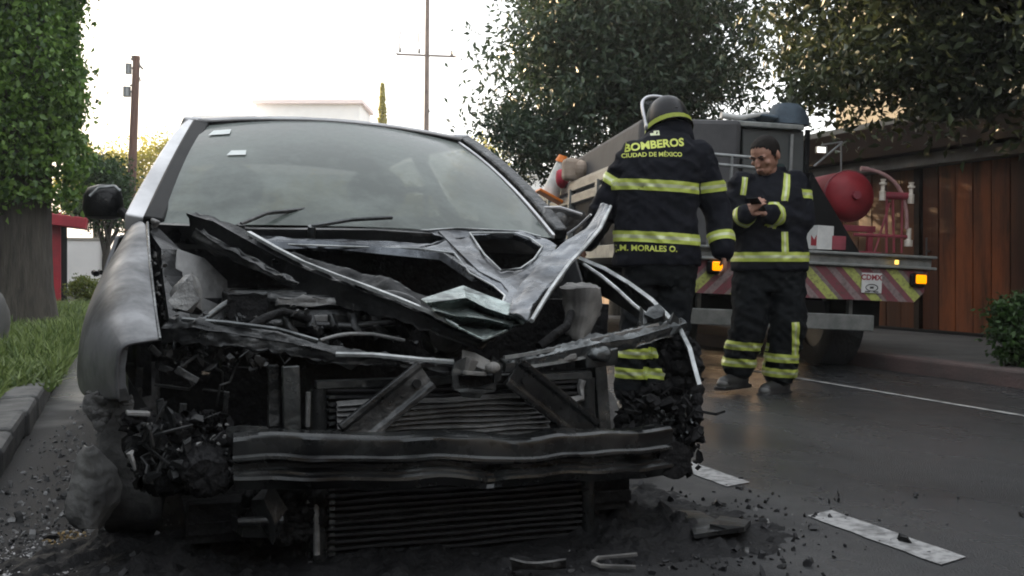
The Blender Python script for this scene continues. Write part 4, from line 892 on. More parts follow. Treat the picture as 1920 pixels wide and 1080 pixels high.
# ---- things lying around it
c = W(172,930,2.95)
b = MB(); rows = []; c = W(172,912,3.3)
for y, xl, xr in ((834,160,172),(850,147,192),(878,139,214),(908,133,226),(938,129,222),(963,130,208),(988,146,190)):
    rows.append([W(xl+(xr-xl)*k/6, y, 3.3-.06*math.sin(math.pi*k/6)+.0003*(y-912))-Vector((c.x, c.y, .155)) for k in range(7)])
b.grid(rows)
o = b.build('melted_panel', M['ash_pale'], org=(0,0,0), smooth=True, solid=.008, jit=.012, jsc=9); crumple(o, .010, .05, 3); o.location = (c.x, c.y, .155); tag(o, 'pale ash-coated curl of melted wheel liner standing beside the car front corner', 'debris')
b = MB(); q0 = WG(1112,1052); b.sweep([WG(1195,1040,.03), WG(1120,1047,.02), WG(1112,1056,.015), WG(1125,1062,.012), WG(1192,1064,.012)], [(-.006,-.004),(.006,-.004),(.006,.006),(-.006,.006)])
o = b.build('bent_strip', M['offwhite'], org=(q0.x,q0.y,0), bevel=.002); tag(o, 'pale metal strip bent to a narrow V lying under the radiator', 'debris')
b = MB(); q0 = WG(1000,1062)
pts = [[WG(x, y+dy, .012+dz) for x in (960,985,1010,1035,1060)] for y, dy, dz in ((1052,0,.05),(1058,0,.035),(1066,2,.01))]
b.grid(pts); o = b.build('torn_sheet', M['ash'], org=(q0.x,q0.y,0), solid=.006, jit=.02, jsc=16); tag(o, 'crumpled pale torn sheet lying below the radiator bottom edge', 'debris')
b = MB(); pts = [WG(1285,960,.03), WG(1310,975,.05), WG(1335,1000,.04), WG(1360,985,.06), WG(1378,975,.02)]
b.sweep(pts, [(-.05,-.006),(.05,-.006),(.05,.006),(-.05,.006)]); o = b.build('plastic_strip', M['char_gloss'], org=WG(1330,990), jit=.02, jsc=12, smooth=True); tag(o, 'twisted black strip of bumper plastic on the road right of the car', 'debris')
# tarry heap of melted plastic under and in front of the car
b = MB(); nx, ny = 190, 80; rows = []
for j in range(ny+1):
    y = 2.55+1.25*j/ny; r = []
    for i in range(nx+1):
        x = -.42+2.55*i/nx
        e = max(0, 1-((x-.80)/1.2)**4)*max(0, 1-((y-3.15)/.55)**4); e *= 1+1.3*math.exp(-((x-1.62)/.3)**2-((y-3.0)/.25)**2)
        q = .8*noise.noise(Vector((x*2.6, y*2.6, 3)))+.5*noise.noise(Vector((x*7, y*7, 1)))+.45*noise.noise(Vector((x*17, y*17, 5)))+.40*noise.noise(Vector((x*40, y*40, 9)))
        r.append((x, y, -.012+e*.036+max(0, q)*.034*(.3+e)+.012*q*(e > 0)))
    rows.append(r)
b.grid(rows); o = b.build('melted_heap', M['char'], smooth=True, ang=60); tag(o, kind='stuff')
# ash and crumbs nobody could count
def scatter(name, n, region, rs, m, big=0):
    b = MB()
    for k in range(n):
        x, y = region(); r = random.uniform(*rs)*(2.2 if random.random() < big else 1)
        b.chunk((x, y, r*.3), r)
    return tag(b.build(name, M[m]), kind='stuff')
def reg(cx, cy, sx, sy):
    def f():
        while True:
            x, y = random.gauss(cx, sx), random.gauss(cy, sy)
            if x > -.44: return x, y
    return f
M['crumb_dark'] = mat('dark_crumbs', (.008,.008,.009), (.024,.024,.026), 14, .35, .8, island=.8, spec=.3)
M['crumb_ash'] = mat('ash_crumbs', (.20,.20,.20), (.05,.05,.05), 18, .55, .9, island=.9)
M['crumb_light'] = mat('pale_crumbs', (.50,.49,.50), (.28,.27,.27), 18, .35, .6, island=.5)  # pale base colour paints sky glints on wet fragments
M['crumb_ochre'] = mat('ochre_crumbs', (.34,.23,.09), (.2,.14,.06), 18, .7, island=.5)
scatter('black_debris', 2600, reg(.75, 3.05, .62, .24), (.002,.012), 'crumb_dark', .06)
scatter('black_debris', 700, reg(1.58, 3.0, .16, .24), (.002,.012), 'crumb_dark', .08)
scatter('ash_debris', 1800, reg(-.16, 3.25, .17, .38), (.002,.008), 'crumb_ash', .05)
scatter('ash_debris', 900, reg(-.20, 3.22, .09, .16), (.002,.008), 'crumb_light')
scatter('ash_debris', 500, reg(-.15, 2.95, .10, .10), (.002,.007), 'crumb_light')
scatter('ash_debris', 60, reg(-.17, 3.52, .03, .05), (.004,.010), 'crumb_ochre')
scatter('ash_debris', 420, reg(1.15, 2.86, .55, .12), (.002,.007), 'crumb_ash', .04)
scatter('ash_debris', 300, reg(-.25, 4.6, .10, .8), (.003,.012), 'crumb_ash', .04)
# ------------------------------------------------------------------ fire service truck seen from behind
M['rail_cream'] = mat('rail_aluminium', (.34,.33,.30), (.19,.185,.17), 6, .45, metal=.2, c3=(.10,.095,.09), s3=3, stretch=(1,.4,2))
M['deck_grey'] = mat('deck_aluminium', (.30,.31,.30), (.17,.18,.175), 8, .4, .55, metal=.5)
M['tarp_grey'] = mat('grey_tarpaulin', (.085,.083,.086), (.058,.057,.06), 2.5, .7, bump=.2, bscale=10)
M['locker_grey'] = mat('locker_grey', (.065,.07,.068), (.045,.05,.05), 4, .5)
M['truck_black'] = mat('truck_black', (.006,.006,.0065), (.012,.012,.012), 6, .75, spec=.15)
M['tank_red'] = mat('tank_red', (.34,.022,.032), (.20,.014,.022), 3, .5, .7, bump=.1, bscale=14)
M['maroon'] = mat('maroon_frame', (.30,.045,.065), (.18,.03,.045), 8, .45)
M['hose_pink'] = mat('pale_hose', (.42,.25,.24), (.30,.16,.16), 10, .4)
M['brass'] = mat('chromed_brass', (.78,.72,.64), (.6,.54,.46), 14, .3, metal=.25)
M['blue_cloth'] = mat('blue_cloth', (.075,.105,.135), (.05,.068,.09), 8, .8, bump=.5, bscale=20)
M['white_plastic'] = mat('white_plastic', (.70,.70,.68), (.55,.55,.54), 10, .4)
M['orange'] = mat('cone_orange', (.75,.20,.02), None, rough=.5)
M['cone_white'] = mat('cone_white', (.72,.74,.71), (.55,.58,.55), 14, .4)
M['red_cloth'] = mat('red_fabric', (.45,.02,.05), (.3,.02,.04), 9, .7)
M['bag_tan'] = mat('tan_bag', (.42,.33,.26), (.28,.22,.17), 9, .8)
def lampmat(n, c, e):
    m = mat(n, c, None, rough=.2); p = m.node_tree.nodes['Principled BSDF']; p.inputs['Emission Color'].default_value = (*c, 1); p.inputs['Emission Strength'].default_value = e; return m
M['amber'] = lampmat('amber_lamp', (1.0,.30,.0), .55)
M['amber_small'] = lampmat('amber_marker', (1.0,.62,.12), .6)
M['work_light'] = lampmat('work_light', (1,.97,.9), 1.0)
def chevrons():
    """worn red and yellow reflective chevrons, pointing up to the middle of the board"""
    m = bpy.data.materials.new('chevron_board'); m.use_nodes = True; t = m.node_tree; N = t.nodes; L = t.links; b = N['Principled BSDF']
    tc = N.new('ShaderNodeTexCoord'); sp = N.new('ShaderNodeSeparateXYZ'); L.new(tc.outputs['Object'], sp.inputs[0])
    ab = N.new('ShaderNodeMath'); ab.operation = 'ABSOLUTE'; L.new(sp.outputs[0], ab.inputs[0])
    ad = N.new('ShaderNodeMath'); ad.operation = 'ADD'; L.new(ab.outputs[0], ad.inputs[0]); L.new(sp.outputs[2], ad.inputs[1])
    k = N.new('ShaderNodeMath'); k.operation = 'MULTIPLY'; k.inputs[1].default_value = 1/.36; L.new(ad.outputs[0], k.inputs[0])
    fr = N.new('ShaderNodeMath'); fr.operation = 'FRACT'; L.new(k.outputs[0], fr.inputs[0])
    cr = N.new('ShaderNodeValToRGB'); cr.color_ramp.interpolation = 'CONSTANT'; L.new(fr.outputs[0], cr.inputs[0]); e = cr.color_ramp.elements
    e[0].color = (.20,.05,.065,1); e[1].position = .26; e[1].color = (.25,.19,.19,1)
    for p, c in ((.46,(.22,.07,.085,1)),(.62,(.42,.46,.12,1)),(.88,(.22,.17,.16,1))):
        q = e.new(p); q.color = c
    n = N.new('ShaderNodeTexNoise'); n.inputs['Scale'].default_value = 45; n.inputs['Detail'].default_value = 5; L.new(tc.outputs['Object'], n.inputs[0])
    mr = N.new('ShaderNodeMapRange'); L.new(n.outputs[0], mr.inputs[0]); mr.inputs[1].default_value = .45; mr.inputs[2].default_value = .7; mr.inputs[4].default_value = .65
    q = N.new('ShaderNodeMix'); q.data_type = 'RGBA'; L.new(mr.outputs[0], q.inputs[0]); L.new(cr.outputs[0], q.inputs[6]); q.inputs[7].default_value = (.09,.07,.06,1)
    L.new(q.outputs[2], b.inputs['Base Color']); b.inputs['Roughness'].default_value = .5; return m
M['chevron'] = chevrons()
TD = 8.2; TC = WD(1463, 0, TD); TC.z = .0
TROT = Euler((0, R(2.6), -R(12.2)), 'XYZ'); TM = TROT.to_matrix()
def T(x, y, z): return TC + TM @ Vector((x, y, z))
def LT(px, py, yl):                      # truck coordinates seen at that pixel, yl metres in from the tail
    n = TM @ Vector((0,1,0)); p = WP(px, py, T(0, yl, 0), n); return TM.transposed() @ (p-TC)
truck = thing('fire_truck', 'flatbed fire truck seen from behind, worn red and yellow chevrons under its deck', 'truck', (0,0,0))
truck.location = TC; truck.rotation_euler = TROT; ORI[truck.name] = Vector()
def tb_(name, m, fn, parent=None, **k):
    b = MB(); fn(b); return b.build(name, m, parent or truck, **k)
tb_('deck', M['deck_grey'], lambda b: (b.box((0,2.6,.905),(2.40,5.2,.11)), b.box((0,-.02,.955),(2.44,.06,.022)), b.box((0,-.02,.868),(2.44,.06,.022))), bevel=.006)
tb_('chevron_board', M['chevron'], lambda b: (b.add([(-1.16,-.01,.60),(1.06,-.01,.60),(1.14,-.01,.68),(1.16,-.01,.85),(-1.16,-.01,.85),(-1.16,.02,.60),(1.06,.02,.60),(1.14,.02,.68),(1.16,.02,.85),(-1.16,.02,.85)],
     [(0,1,2,3,4),(9,8,7,6,5),(0,5,6,1),(1,6,7,2),(2,7,8,3),(3,8,9,4),(4,9,5,0)])))
plate = tb_('number_plate', M['white_plastic'], lambda b: b.box((.70,-.018,.735),(.165,.012,.155)), bevel=.003)
def text_mesh(s, size, m, name, parent, place, bold=.0, ext=0.0, align='CENTER'):
    cu = bpy.data.curves.new(name, 'FONT'); cu.body = s; cu.size = size; cu.align_x = align; cu.align_y = 'CENTER'; cu.offset = bold; cu.extrude = ext; cu.resolution_u = 3
    o = bpy.data.objects.new(name+'_tmp', cu); C.objects.link(o); bpy.context.view_layer.update()
    me = bpy.data.meshes.new_from_object(o.evaluated_get(bpy.context.evaluated_depsgraph_get())); bpy.data.objects.remove(o)
    me.name = name
    for v in me.vertices: v.co = place(v.co)
    me.materials.clear(); me.materials.append(m)
    t = bpy.data.objects.new(name, me); C.objects.link(t); t.parent = parent; ORI[t.name] = ORI[parent.name]; return t
M['ink_red'] = mat('red_ink', (.28,.03,.04), None, rough=.6); M['ink'] = mat('dark_ink', (.03,.03,.03), None, rough=.6)
text_mesh('CDMX', .058, M['ink_red'], 'plate_lettering', plate, lambda c: Vector((.695+c.x, -.0255, .777+c.y)), .002)
tb_('plate_emblem', M['ink'], lambda b: [b.tube([(.70+.045*math.cos(a)*1.1, -.0255, .70+.026*math.sin(a)) for a in [i*math.pi/8 for i in range(17)]], .0035, 5), b.box((.70,-.0255,.70),(.03,.002,.016)), b.box((.665,-.0255,.668),(.04,.002,.008)), b.box((.735,-.0255,.668),(.04,.002,.008))], plate)
for x in (1.075, -.565):
    h = tb_('tail_lamp', M['truck_black'], lambda b: b.box((x,-.03,.775 if x > 0 else .80),(.13,.05,.105)), bevel=.02)
    tb_('lens', M['amber'], lambda b: b.box((x+.012,-.058,.782 if x > 0 else .81),(.088,.02,.07)), h, bevel=.012)
for x in (.88, -.2): tb_('marker_lamp', M['amber_small'], lambda b: b.box((x,-.055,.905),(.03,.02,.035)), bevel=.006)
tb_('underride_bar', M['deck_grey'], lambda b: b.box((0,.10,.42),(1.56,.06,.125)), bevel=.008)
for x in (-.62,.62): tb_('bar_bracket', M['deck_grey'], lambda b: b.box((x,.18,.54),(.03,.05,.16)))
tb_('chassis', M['truck_black'], lambda b: [b.box((x,3.2,.68),(.09,6.2,.2)) for x in (-.4,.4)]+[b.box((0,1.2,.5),(1.3,.14,.14)), b.box((0,.6,.72),(1.9,.06,.14)), b.box((0,2.4,.72),(1.9,.06,.14))])
for y0 in (.75, 5.3):
    for sx in (-1, 1):
        def wh(b):
            prof_ = [(-.14,.26),(-.15,.38),(-.13,.41),(.13,.41),(.15,.38),(.14,.26)]; n = 32; vs = []
            for k in range(n):
                a = 2*math.pi*k/n; vs.extend([(sx*.70+q+(.0 if y0 > 1 else 0), y0+rr*math.cos(a), .42-.02*(sx > 0)+.04*(sx>0)+rr*math.sin(a)) for q, rr in prof_])
            m_ = 6; b.add(vs, [(k*m_+j, k*m_+(j+1)%m_, ((k+1)%n)*m_+(j+1)%m_, ((k+1)%n)*m_+j) for k in range(n) for j in range(m_)])
        wo = tb_('wheel', M['tyre'], wh, smooth=True)
        tb_('rim', M['locker_grey'], lambda b: b.tube([(sx*.70-.12,y0,.43),(sx*.70+.12,y0,.43)], .27, 20), wo)
for sx in (-1,1): tb_('mudguard', M['truck_black'], lambda b: b.box((sx*.72,.30,.56),(.42,.02,.34)))
# left side fence of the deck
tb_('side_rail', M['rail_cream'], lambda b: [b.box((-1.18,2.6,z),(.035,5.1,h_)) for z, h_ in ((1.575,.085),(1.45,.085))]+[b.box((-1.155,2.6,1.62),(.07,5.1,.03))], bevel=.006)
for y in (.08,1.4,2.7,4.0,5.1): tb_('side_post', M['deck_grey'], lambda b: b.box((-1.185,y,1.25),(.06,.08,.60)))
tb_('side_board', M['truck_black'], lambda b: b.box((-1.15,2.6,1.18),(.02,5.0,.42)))
tb_('cargo_cover', M['tarp_grey'], lambda b: b.hexa([(-1.10,.5,.97),(-.22,.5,.97),(-.22,.5,2.02),(-1.06,.5,1.98)], [(-1.10,4.1,.97),(.7,4.1,.97),(.7,4.1,1.98),(-1.06,4.1,1.92)]), bevel=.04)
cab = tb_('cab', M['tarp_grey'], lambda b: b.hexa([(-1.0,5.2,.6),(1.0,5.2,.6),(.92,5.25,1.9),(-.92,5.25,1.9)], [(-1.0,6.9,.6),(1.0,6.9,.6),(.9,6.4,1.88),(-.9,6.4,1.88)]), bevel=.06)
tb_('cab_window', M['glass_dark'], lambda b: b.box((0,5.19,1.55),(1.4,.03,.4)), cab)
tb_('rear_rail', M['galv'], lambda b: [b.tube([(-.62,-.0,z),(-.22,.0,z-.008)], .014, 8) for z in (1.66,1.585,1.40)]+[b.tube([(x,.0,.96),(x,.0,1.66)], .014, 8) for x in (-.62,-.46,-.22)], smooth=True)
# locker, work light, equipment standing on the deck: things of their own
def on_truck(name, label, cat, fn, m, at, bevel=0, smooth=False, **k):
    b = MB(); fn(b); o = b.build(name, m, org=(0,0,0), bevel=bevel, smooth=smooth, **k)
    me = o.data; a = Vector(at)
    for v in me.vertices: v.co -= a
    o.location = T(*at); o.rotation_euler = TROT; ORI[o.name] = a; return tag(o, label, cat)
lk = on_truck('equipment_locker', 'tall dark grey equipment locker on the truck deck behind the bareheaded firefighter', 'locker', lambda b: b.hexa([LT(1392,475,.6),LT(1508,478,.6),LT(1508,245,.6),LT(1392,240,.6)],[LT(1392,475,.6)+Vector((0,.6,0)),LT(1508,478,.6)+Vector((0,.6,0)),LT(1508,245,.6)+Vector((0,.6,0)),LT(1392,240,.6)+Vector((0,.6,0))]), M['locker_grey'], (0,.9,.97), .012)
b = MB(); b.box(LT(1442,236,.58)+Vector((0,.32,0)),(.58,.72,.045)); b.build('lid', M['deck_grey'], lk, bevel=.01)
b = MB(); b.box(LT(1483,290,.585),(.025,.02,.34)); b.build('hinge_strip', M['galv'], lk)
b = MB(); b.box(LT(1512,300,.585),(.035,.03,.5)); b.build('corner_post', M['truck_black'], lk)
bl = on_truck('folded_tarpaulin', 'blue folded tarpaulin heaped on top of the grey locker lid', 'tarpaulin', lambda b: (b.loft([(LT(1478,236,.8),.15,.18),(LT(1478,222,.8),.155,.18),(LT(1476,208,.8),.13,.16),(LT(1474,198,.8),.10,.12)],18), b.ell(LT(1428,222,.75),(.14,.12,.035),16,8), b.ell(LT(1400,228,.72),(.08,.1,.025),16,8)), M['blue_cloth'], tuple(LT(1478,236,.8)), smooth=True, jit=.02, jsc=12)
on_truck('white_tube', 'white plastic tube lying across the top of the grey cargo cover', 'tube', lambda b: b.tube([LT(1352,216,.6),LT(1386,221,.62),LT(1440,212,.66)], [.026,.024,.014], 12), M['white_plastic'], tuple(LT(1386,221,.62)), smooth=True)
wl = on_truck('work_lamp', 'small bright work lamp on a thin tripod arm right of the locker', 'lamp', lambda b: (b.tube([LT(1577,478,.9),LT(1577,270,.9)], .008, 8), b.tube([LT(1526,312,.9),LT(1578,268,.9)], .010, 8), b.tube([LT(1540,272,.9),LT(1580,266,.9)], .008, 8), b.box(LT(1540,281,.88),(.09,.05,.06))), M['galv'], tuple(LT(1577,478,.9)), .004)
b = MB(); b.box(LT(1540,281,.852),(.07,.012,.045)); b.build('lens', M['work_light'], wl)
b = MB(); kk = [LT(1512,474,.42),LT(1618,478,.42),LT(1545,352,.45),LT(1524,318,.45)]; b.hexa(kk, [p+Vector((0,.5,0)) for p in kk])
on_truck('black_tarpaulin', 'black tarpaulin sloping down beside the red tank on the truck deck', 'tarpaulin', lambda q: setattr(q, 'v', b.v) or setattr(q, 'f', b.f) or setattr(q, 'mi', b.mi), M['truck_black'], (.4,.6,.97), .03, jit=.02, jsc=8)
tk = on_truck('red_tank', 'round-ended red pressure tank lying on a maroon frame at the truck deck right side', 'tank', lambda b: b.tube([LT(1604,366,.62)+Vector((0,q,0)) for q in (.0,.02,.06,.13,.85,.93,.97)], [.05,.13,.19,.215,.215,.15,.05], 28), M['tank_red'], (.75,1.0,.97), smooth=True)
b = MB(); pc_ = LT(1604,366,.62)+Vector((0,.13,0)); b.tube([pc_+Vector((0,-.012,0)), pc_+Vector((0,.012,0))], .221, 32); b.build('weld_band', M['maroon'], tk, smooth=True)
b = MB(); pc_ = LT(1604,366,.62); b.tube([pc_+Vector((0,-.04,0)), pc_+Vector((0,.02,0))], .035, 14); b.build('end_cap', M['maroon'], tk, smooth=True)
b = MB(); b.box((.80,1.0,.985),(.5,.95,.03))
for y in (.62,1.4):
    b.box((.80,y,1.19),(.44,.04,.05))
    for x in (.62,.98): b.box((x,y,1.08),(.045,.04,.22))
b.build('cradle', M['maroon'], tk, bevel=.004)
yv = .42
pm = on_truck('valve_manifold', 'pipe manifold with two upright chromed valves and an arching pink hose beside the red tank', 'manifold', lambda b: (b.tube([LT(1652,366,yv),LT(1702,368,yv)], .030, 12), b.tube([LT(1662,474,yv),LT(1662,366,yv)], .011, 8), b.tube([LT(1676,474,yv),LT(1674,366,yv)], .011, 8), b.tube([LT(1690,474,yv),LT(1692,366,yv)], .010, 8), b.tube([LT(1600,440,yv),LT(1700,444,yv)], .014, 8), b.tube([LT(1640,472,yv),LT(1668,380,yv)], .009, 8)), M['maroon'], tuple(LT(1676,474,yv)), smooth=True)
def valve(px, py):
    p = LT(px, py, yv-.02); b = MB(); b.tube([p+Vector((0,0,q)) for q in (-.06,.015,.02,.065,.07,.085,.09,.115)], [.026,.026,.017,.017,.030,.030,.016,.024], 14); b.build('valve', M['brass'], pm, smooth=True)
valve(1655,362); valve(1708,368)
p = LT(1703,462,yv); b = MB(); b.tube([p, p+Vector((0,0,.05)), p+Vector((0,0,.055)), p+Vector((0,0,.15))], [.034,.034,.02,.02], 12); b.build('valve', M['brass'], pm, smooth=True)
b = MB(); b.tube(qbez(LT(1622,317,.5), LT(1706,326,.44), LT(1700,430,.42), 12), .016, 10); b.tube([LT(1614,316,.5), LT(1628,318,.5)], .022, 10); b.build('hose', M['hose_pink'], pm, smooth=True)
bx = on_truck('carton', 'white and red printed carton on the truck deck beside the bareheaded firefighter', 'box', lambda b: b.box(LT(1534,446,.3),(.15,.2,.19),(0,0,.2)), M['white_plastic'], tuple(LT(1534,470,.3)), .004)
b = MB(); b.panel([(0,0),(10,0),(10,5),(6,9),(3,4),(0,7)], [], lambda x, y: LT(1520,460,.19)+Vector((x*.010, x*.002, y*.012))); b.build('printed_panel', M['ink_red'], bx)
on_truck('small_carton', 'small dark red carton beside the larger white one on the truck deck', 'box', lambda b: b.box(LT(1568,456,.28),(.11,.16,.11),(0,0,-.15)), M['maroon'], tuple(LT(1568,470,.28)), .004)
ca, cb_ = LT(1032,366,3.25), LT(1052,304,3.2)
cn = on_truck('traffic_cone', 'orange and white traffic cone lying tilted on the truck side rail', 'cone', lambda b: b.tube([ca, ca.lerp(cb_,.5), cb_], [.10,.075,.05], 18), M['cone_white'], tuple(ca), smooth=True)
b = MB(); b.tube([cb_, cb_+(cb_-ca)*.2], [.065,.045], 18); b.build('tip', M['orange'], cn, smooth=True)
b = MB(); b.box(ca-(cb_-ca)*.05,(.3,.3,.03),(0,.45,0)); b.build('base', M['orange'], cn, bevel=.008)
on_truck('red_bag', 'bright red bag wedged behind the traffic cone', 'bag', lambda b: b.ell(LT(1054,334,3.0),(.07,.10,.10),14,8), M['red_cloth'], tuple(LT(1054,345,3.0)), smooth=True, jit=.02)
on_truck('tan_bag', 'tan canvas bag beside the traffic cone on the truck', 'bag', lambda b: (b.box(LT(1070,318,2.7),(.16,.2,.22)), b.ell(LT(1088,318,2.65),(.08,.1,.1),14,8)), M['bag_tan'], tuple(LT(1070,335,2.7)), .04)
# ------------------------------------------------------------------ people
M['skin'] = mat('skin', (.40,.215,.150), (.31,.155,.11), 14, .5)
M['hair'] = mat('short_dark_hair', (.010,.008,.007), (.020,.016,.014), 60, .7, bump=.8, bscale=200, spec=.15)
M['coat'] = mat('fire_coat', (.0065,.0075,.0115), (.012,.013,.018), 5, .8, spec=.12, bump=.25, bscale=22)
M['coat2'] = mat('fire_trousers', (.0060,.0075,.0090), (.010,.0115,.013), 5, .85, spec=.1, bump=.3, bscale=22)
M['lime'] = mat('lime_tape', (.50,.58,.10), (.40,.47,.08), 20, .5)
M['silver_tape'] = mat('silver_tape', (.60,.64,.42), (.5,.54,.33), 20, .35, metal=.2)
M['lime_ink'] = mat('lime_lettering', (.60,.66,.12), None, rough=.5)
M['boot'] = mat('boot_leather', (.016,.016,.016), (.03,.03,.03), 10, .45)
M['sole'] = mat('boot_toe', (.10,.10,.095), (.05,.05,.048), 12, .5)
M['helmet'] = mat('helmet_shell', (.007,.007,.009), (.012,.012,.013), 7, .35, spec=.2)
M['visor'] = glassmat('visor', (.03,.03,.035), .66, .05, (.05,.05,.05), .55, .85, 8, .3)
M['glove'] = mat('glove', (.03,.025,.022), (.05,.04,.035), 12, .8)
M['collar_grey'] = mat('grey_scarf', (.012,.03,.028), None, rough=.8)
def remesh(mb, voxel, smooth=4, wrinkle=0., ws=6., org=None):
    me = mb.mesh('t'); bm = bmesh.new(); bm.from_mesh(me); bmesh.ops.recalc_face_normals(bm, faces=bm.faces); bm.to_mesh(me); bm.free()
    o = bpy.data.objects.new('t', me); C.objects.link(o)
    q = o.modifiers.new('r', 'REMESH'); q.mode = 'VOXEL'; q.voxel_size = voxel; q.use_smooth_shade = True
    if smooth: q = o.modifiers.new('s', 'SMOOTH'); q.iterations = smooth; q.factor = .5
    bpy.context.view_layer.update()
    r = bpy.data.meshes.new_from_object(o.evaluated_get(bpy.context.evaluated_depsgraph_get()))
    bpy.data.objects.remove(o)
    if wrinkle:
        nr = [v.normal.copy() for v in r.vertices]
        for v, n in zip(r.vertices, nr):
            p = v.co; k = 1-2.2*abs(noise.noise(Vector((p.x*ws*.8, p.y*ws*.8, p.z*ws*1.5+p.x*ws*.9))))+.5*(1-2.2*abs(noise.noise(Vector((p.x*ws*2.0+5-p.z*ws, p.y*ws*2.0, p.z*ws*2.6)))))-.6
            v.co += n*k*wrinkle
    for p in r.polygons: p.use_smooth = True
    return r
def put(name, me, m, parent):
    me.name = name; me.materials.clear(); me.materials.append(m)
    o = bpy.data.objects.new(name, me); C.objects.link(o); o.parent = parent; ORI[o.name] = ORI[parent.name]; return o
def tape(src, halves, parent, axis_p=None, axis=None, name='reflective_band', keep=None, off=.004):
    """cut the strip between the half-spaces out of a garment and lift it a little: lime edges, silver middle"""
    bm = bmesh.new(); bm.from_mesh(src)
    bm.normal_update()
    if keep:
        bmesh.ops.delete(bm, geom=[f for f in bm.faces if not keep(f.calc_center_median())], context='FACES')
    for p, n in halves:
        bmesh.ops.bisect_plane(bm, geom=bm.verts[:]+bm.edges[:]+bm.faces[:], plane_co=p, plane_no=n, clear_outer=True)
    if axis is not None:
        a0, w_ = axis_p, axis.length/2; d = axis.normalized()
        for k in (-.30, .30):
            bmesh.ops.bisect_plane(bm, geom=bm.verts[:]+bm.edges[:]+bm.faces[:], plane_co=a0+d*w_*k, plane_no=d)
    bm.normal_update()
    if not bm.faces: bm.free(); return None
    ns = {v: v.normal.copy() for v in bm.verts}
    for v in bm.verts: v.co += ns[v]*off
    me = bpy.data.meshes.new(name); 
    for f in bm.faces:
        f.material_index = 0; f.smooth = True
        if axis is not None and abs((f.calc_center_median()-a0).dot(d)) < w_*.30: f.material_index = 1
    bm.to_mesh(me); bm.free(); me.materials.append(M['lime']); me.materials.append(M['silver_tape'])
    o = bpy.data.objects.new(name, me); C.objects.link(o); o.parent = parent; ORI[o.name] = ORI[parent.name]; return o
def ring(src, p, n, w_, parent, keep=None):
    p, n = Vector(p), Vector(n).normalized()
    return tape(src, [(p+n*w_/2, n), (p-n*w_/2, -n)], parent, p, n*w_, keep=keep)
def head(mb, c, r, rot):
    """face looks to local -y before rot; c = centre of the skull"""
    c = Vector(c); m = Euler(rot).to_matrix()
    def e(p, rr): mb.ell(c+m @ (Vector(p)*r), [q*r for q in rr], 18, 12, Euler(rot))
    e((0,.10,.15),(.74,.92,.86)); e((0,-.18,-.25),(.62,.66,.72)); e((0,-.38,-.72),(.46,.42,.36)); e((0,.05,-.45),(.60,.6,.5))
    e((0,-.92,-.18),(.10,.16,.22)); e((0,-.98,-.34),(.15,.15,.11)); e((.28,-.74,.10),(.26,.12,.08)); e((-.28,-.74,.10),(.26,.12,.08))
    e((0,-.80,-.62),(.24,.10,.06)); e((0,-.78,-.72),(.20,.10,.055)); e((.40,-.56,-.28),(.2,.18,.16)); e((-.40,-.56,-.28),(.2,.18,.16))
    for s in (-1,1): e((s*.76,.12,-.12),(.07,.18,.26)); e((s*.74,.08,-.30),(.06,.1,.1))
    return m
def hand(mb, wrist, d, palm_n, side, curl=.5, k=1.0):
    """palm and five fingers: d along the hand, palm_n out of the palm, side = thumb direction"""
    w_, d, pn = Vector(wrist), Vector(d).normalized(), Vector(palm_n); pn = (pn-d*pn.dot(d)).normalized(); sd_ = d.cross(pn)*side
    mb.limb(w_, .027*k, w_+d*.03*k, .028*k)
    for q in (-.028,-.010,.010,.028): mb.limb(w_+d*.02*k+sd_*q*.6*k, .019*k, w_+d*.085*k+sd_*q*k, .0125*k, 8)
    for q, L_ in ((.030,.068),(.010,.078),(-.010,.072),(-.029,.056)):
        p = w_+d*.088*k+sd_*q*k; a = curl*.5; dd = d
        for i, f in enumerate((.45,.32,.23)):
            dd = (d*math.cos(a)+pn*math.sin(a)).normalized(); e = p+dd*L_*f*k; mb.limb(p, (.0095-.001*i)*k, e, (.0088-.001*i)*k, 8); p = e; a += curl
    p = w_+d*.03*k+sd_*.026*k; q = p+(d*.6+sd_*.7+pn*.35).normalized()*.04*k; r = q+(d*.8+sd_*.2+pn*.5).normalized()*.032*k
    mb.limb(p, .014*k, q, .011*k, 8); mb.limb(q, .011*k, r, .009*k, 8)
def person(label, foot_px, depth):
    o_ = WD(foot_px, 0, depth); o_.z = 0
    o = bpy.data.objects.new('person', bpy.data.meshes.new('person')); C.objects.link(o); o.location = o_; o.rotation_euler = (0,0,-YAW); ORI[o.name] = Vector()
    return tag(o, label, 'person', 'firefighters')
V = Vector
# ============ the firefighter facing away (local x to the image right, y away from the camera)
D1 = 6.2; s1 = D1/FOC
def q1(px, py, y=0.): return V(((px-1240)*s1, y, CAMH-(py-500)*s1))
pa = person('firefighter in helmet with raised visor, his back turned and yellow lettering on his coat', 1240, D1)
hipL, hipR = V((-.11,0,.86)), V((.09,0,.86)); knL, knR = V((-.15,-.05,.48)), V((.06,-.06,.48)); anL, anR = V((-.19,.03,.09)), V((-.02,-.03,.09))
shL, shR = q1(1190,292), q1(1305,290); elL, wrL = q1(1133,395,.06), q1(1108,448,.22); elR, wrR = q1(1345,395,.02), q1(1352,468,-.06)
hc = q1(1262,252,.11)
mb = MB(); mb.limb(V((0,0,.9)),.13,V((0,.0,1.2)),.14); mb.limb(V((0,0,1.2)),.14,V((.02,.02,1.46)),.12); mb.limb(V((.02,.03,1.45)),.065,hc+V((0,-.02,-.05)),.06)
for a, b_, c_ in ((hipL,knL,anL),(hipR,knR,anR)): mb.limb(a,.085,b_,.055); mb.limb(b_,.055,c_,.04); mb.limb(c_,.045,c_+V((0,.10,-.05)),.035)
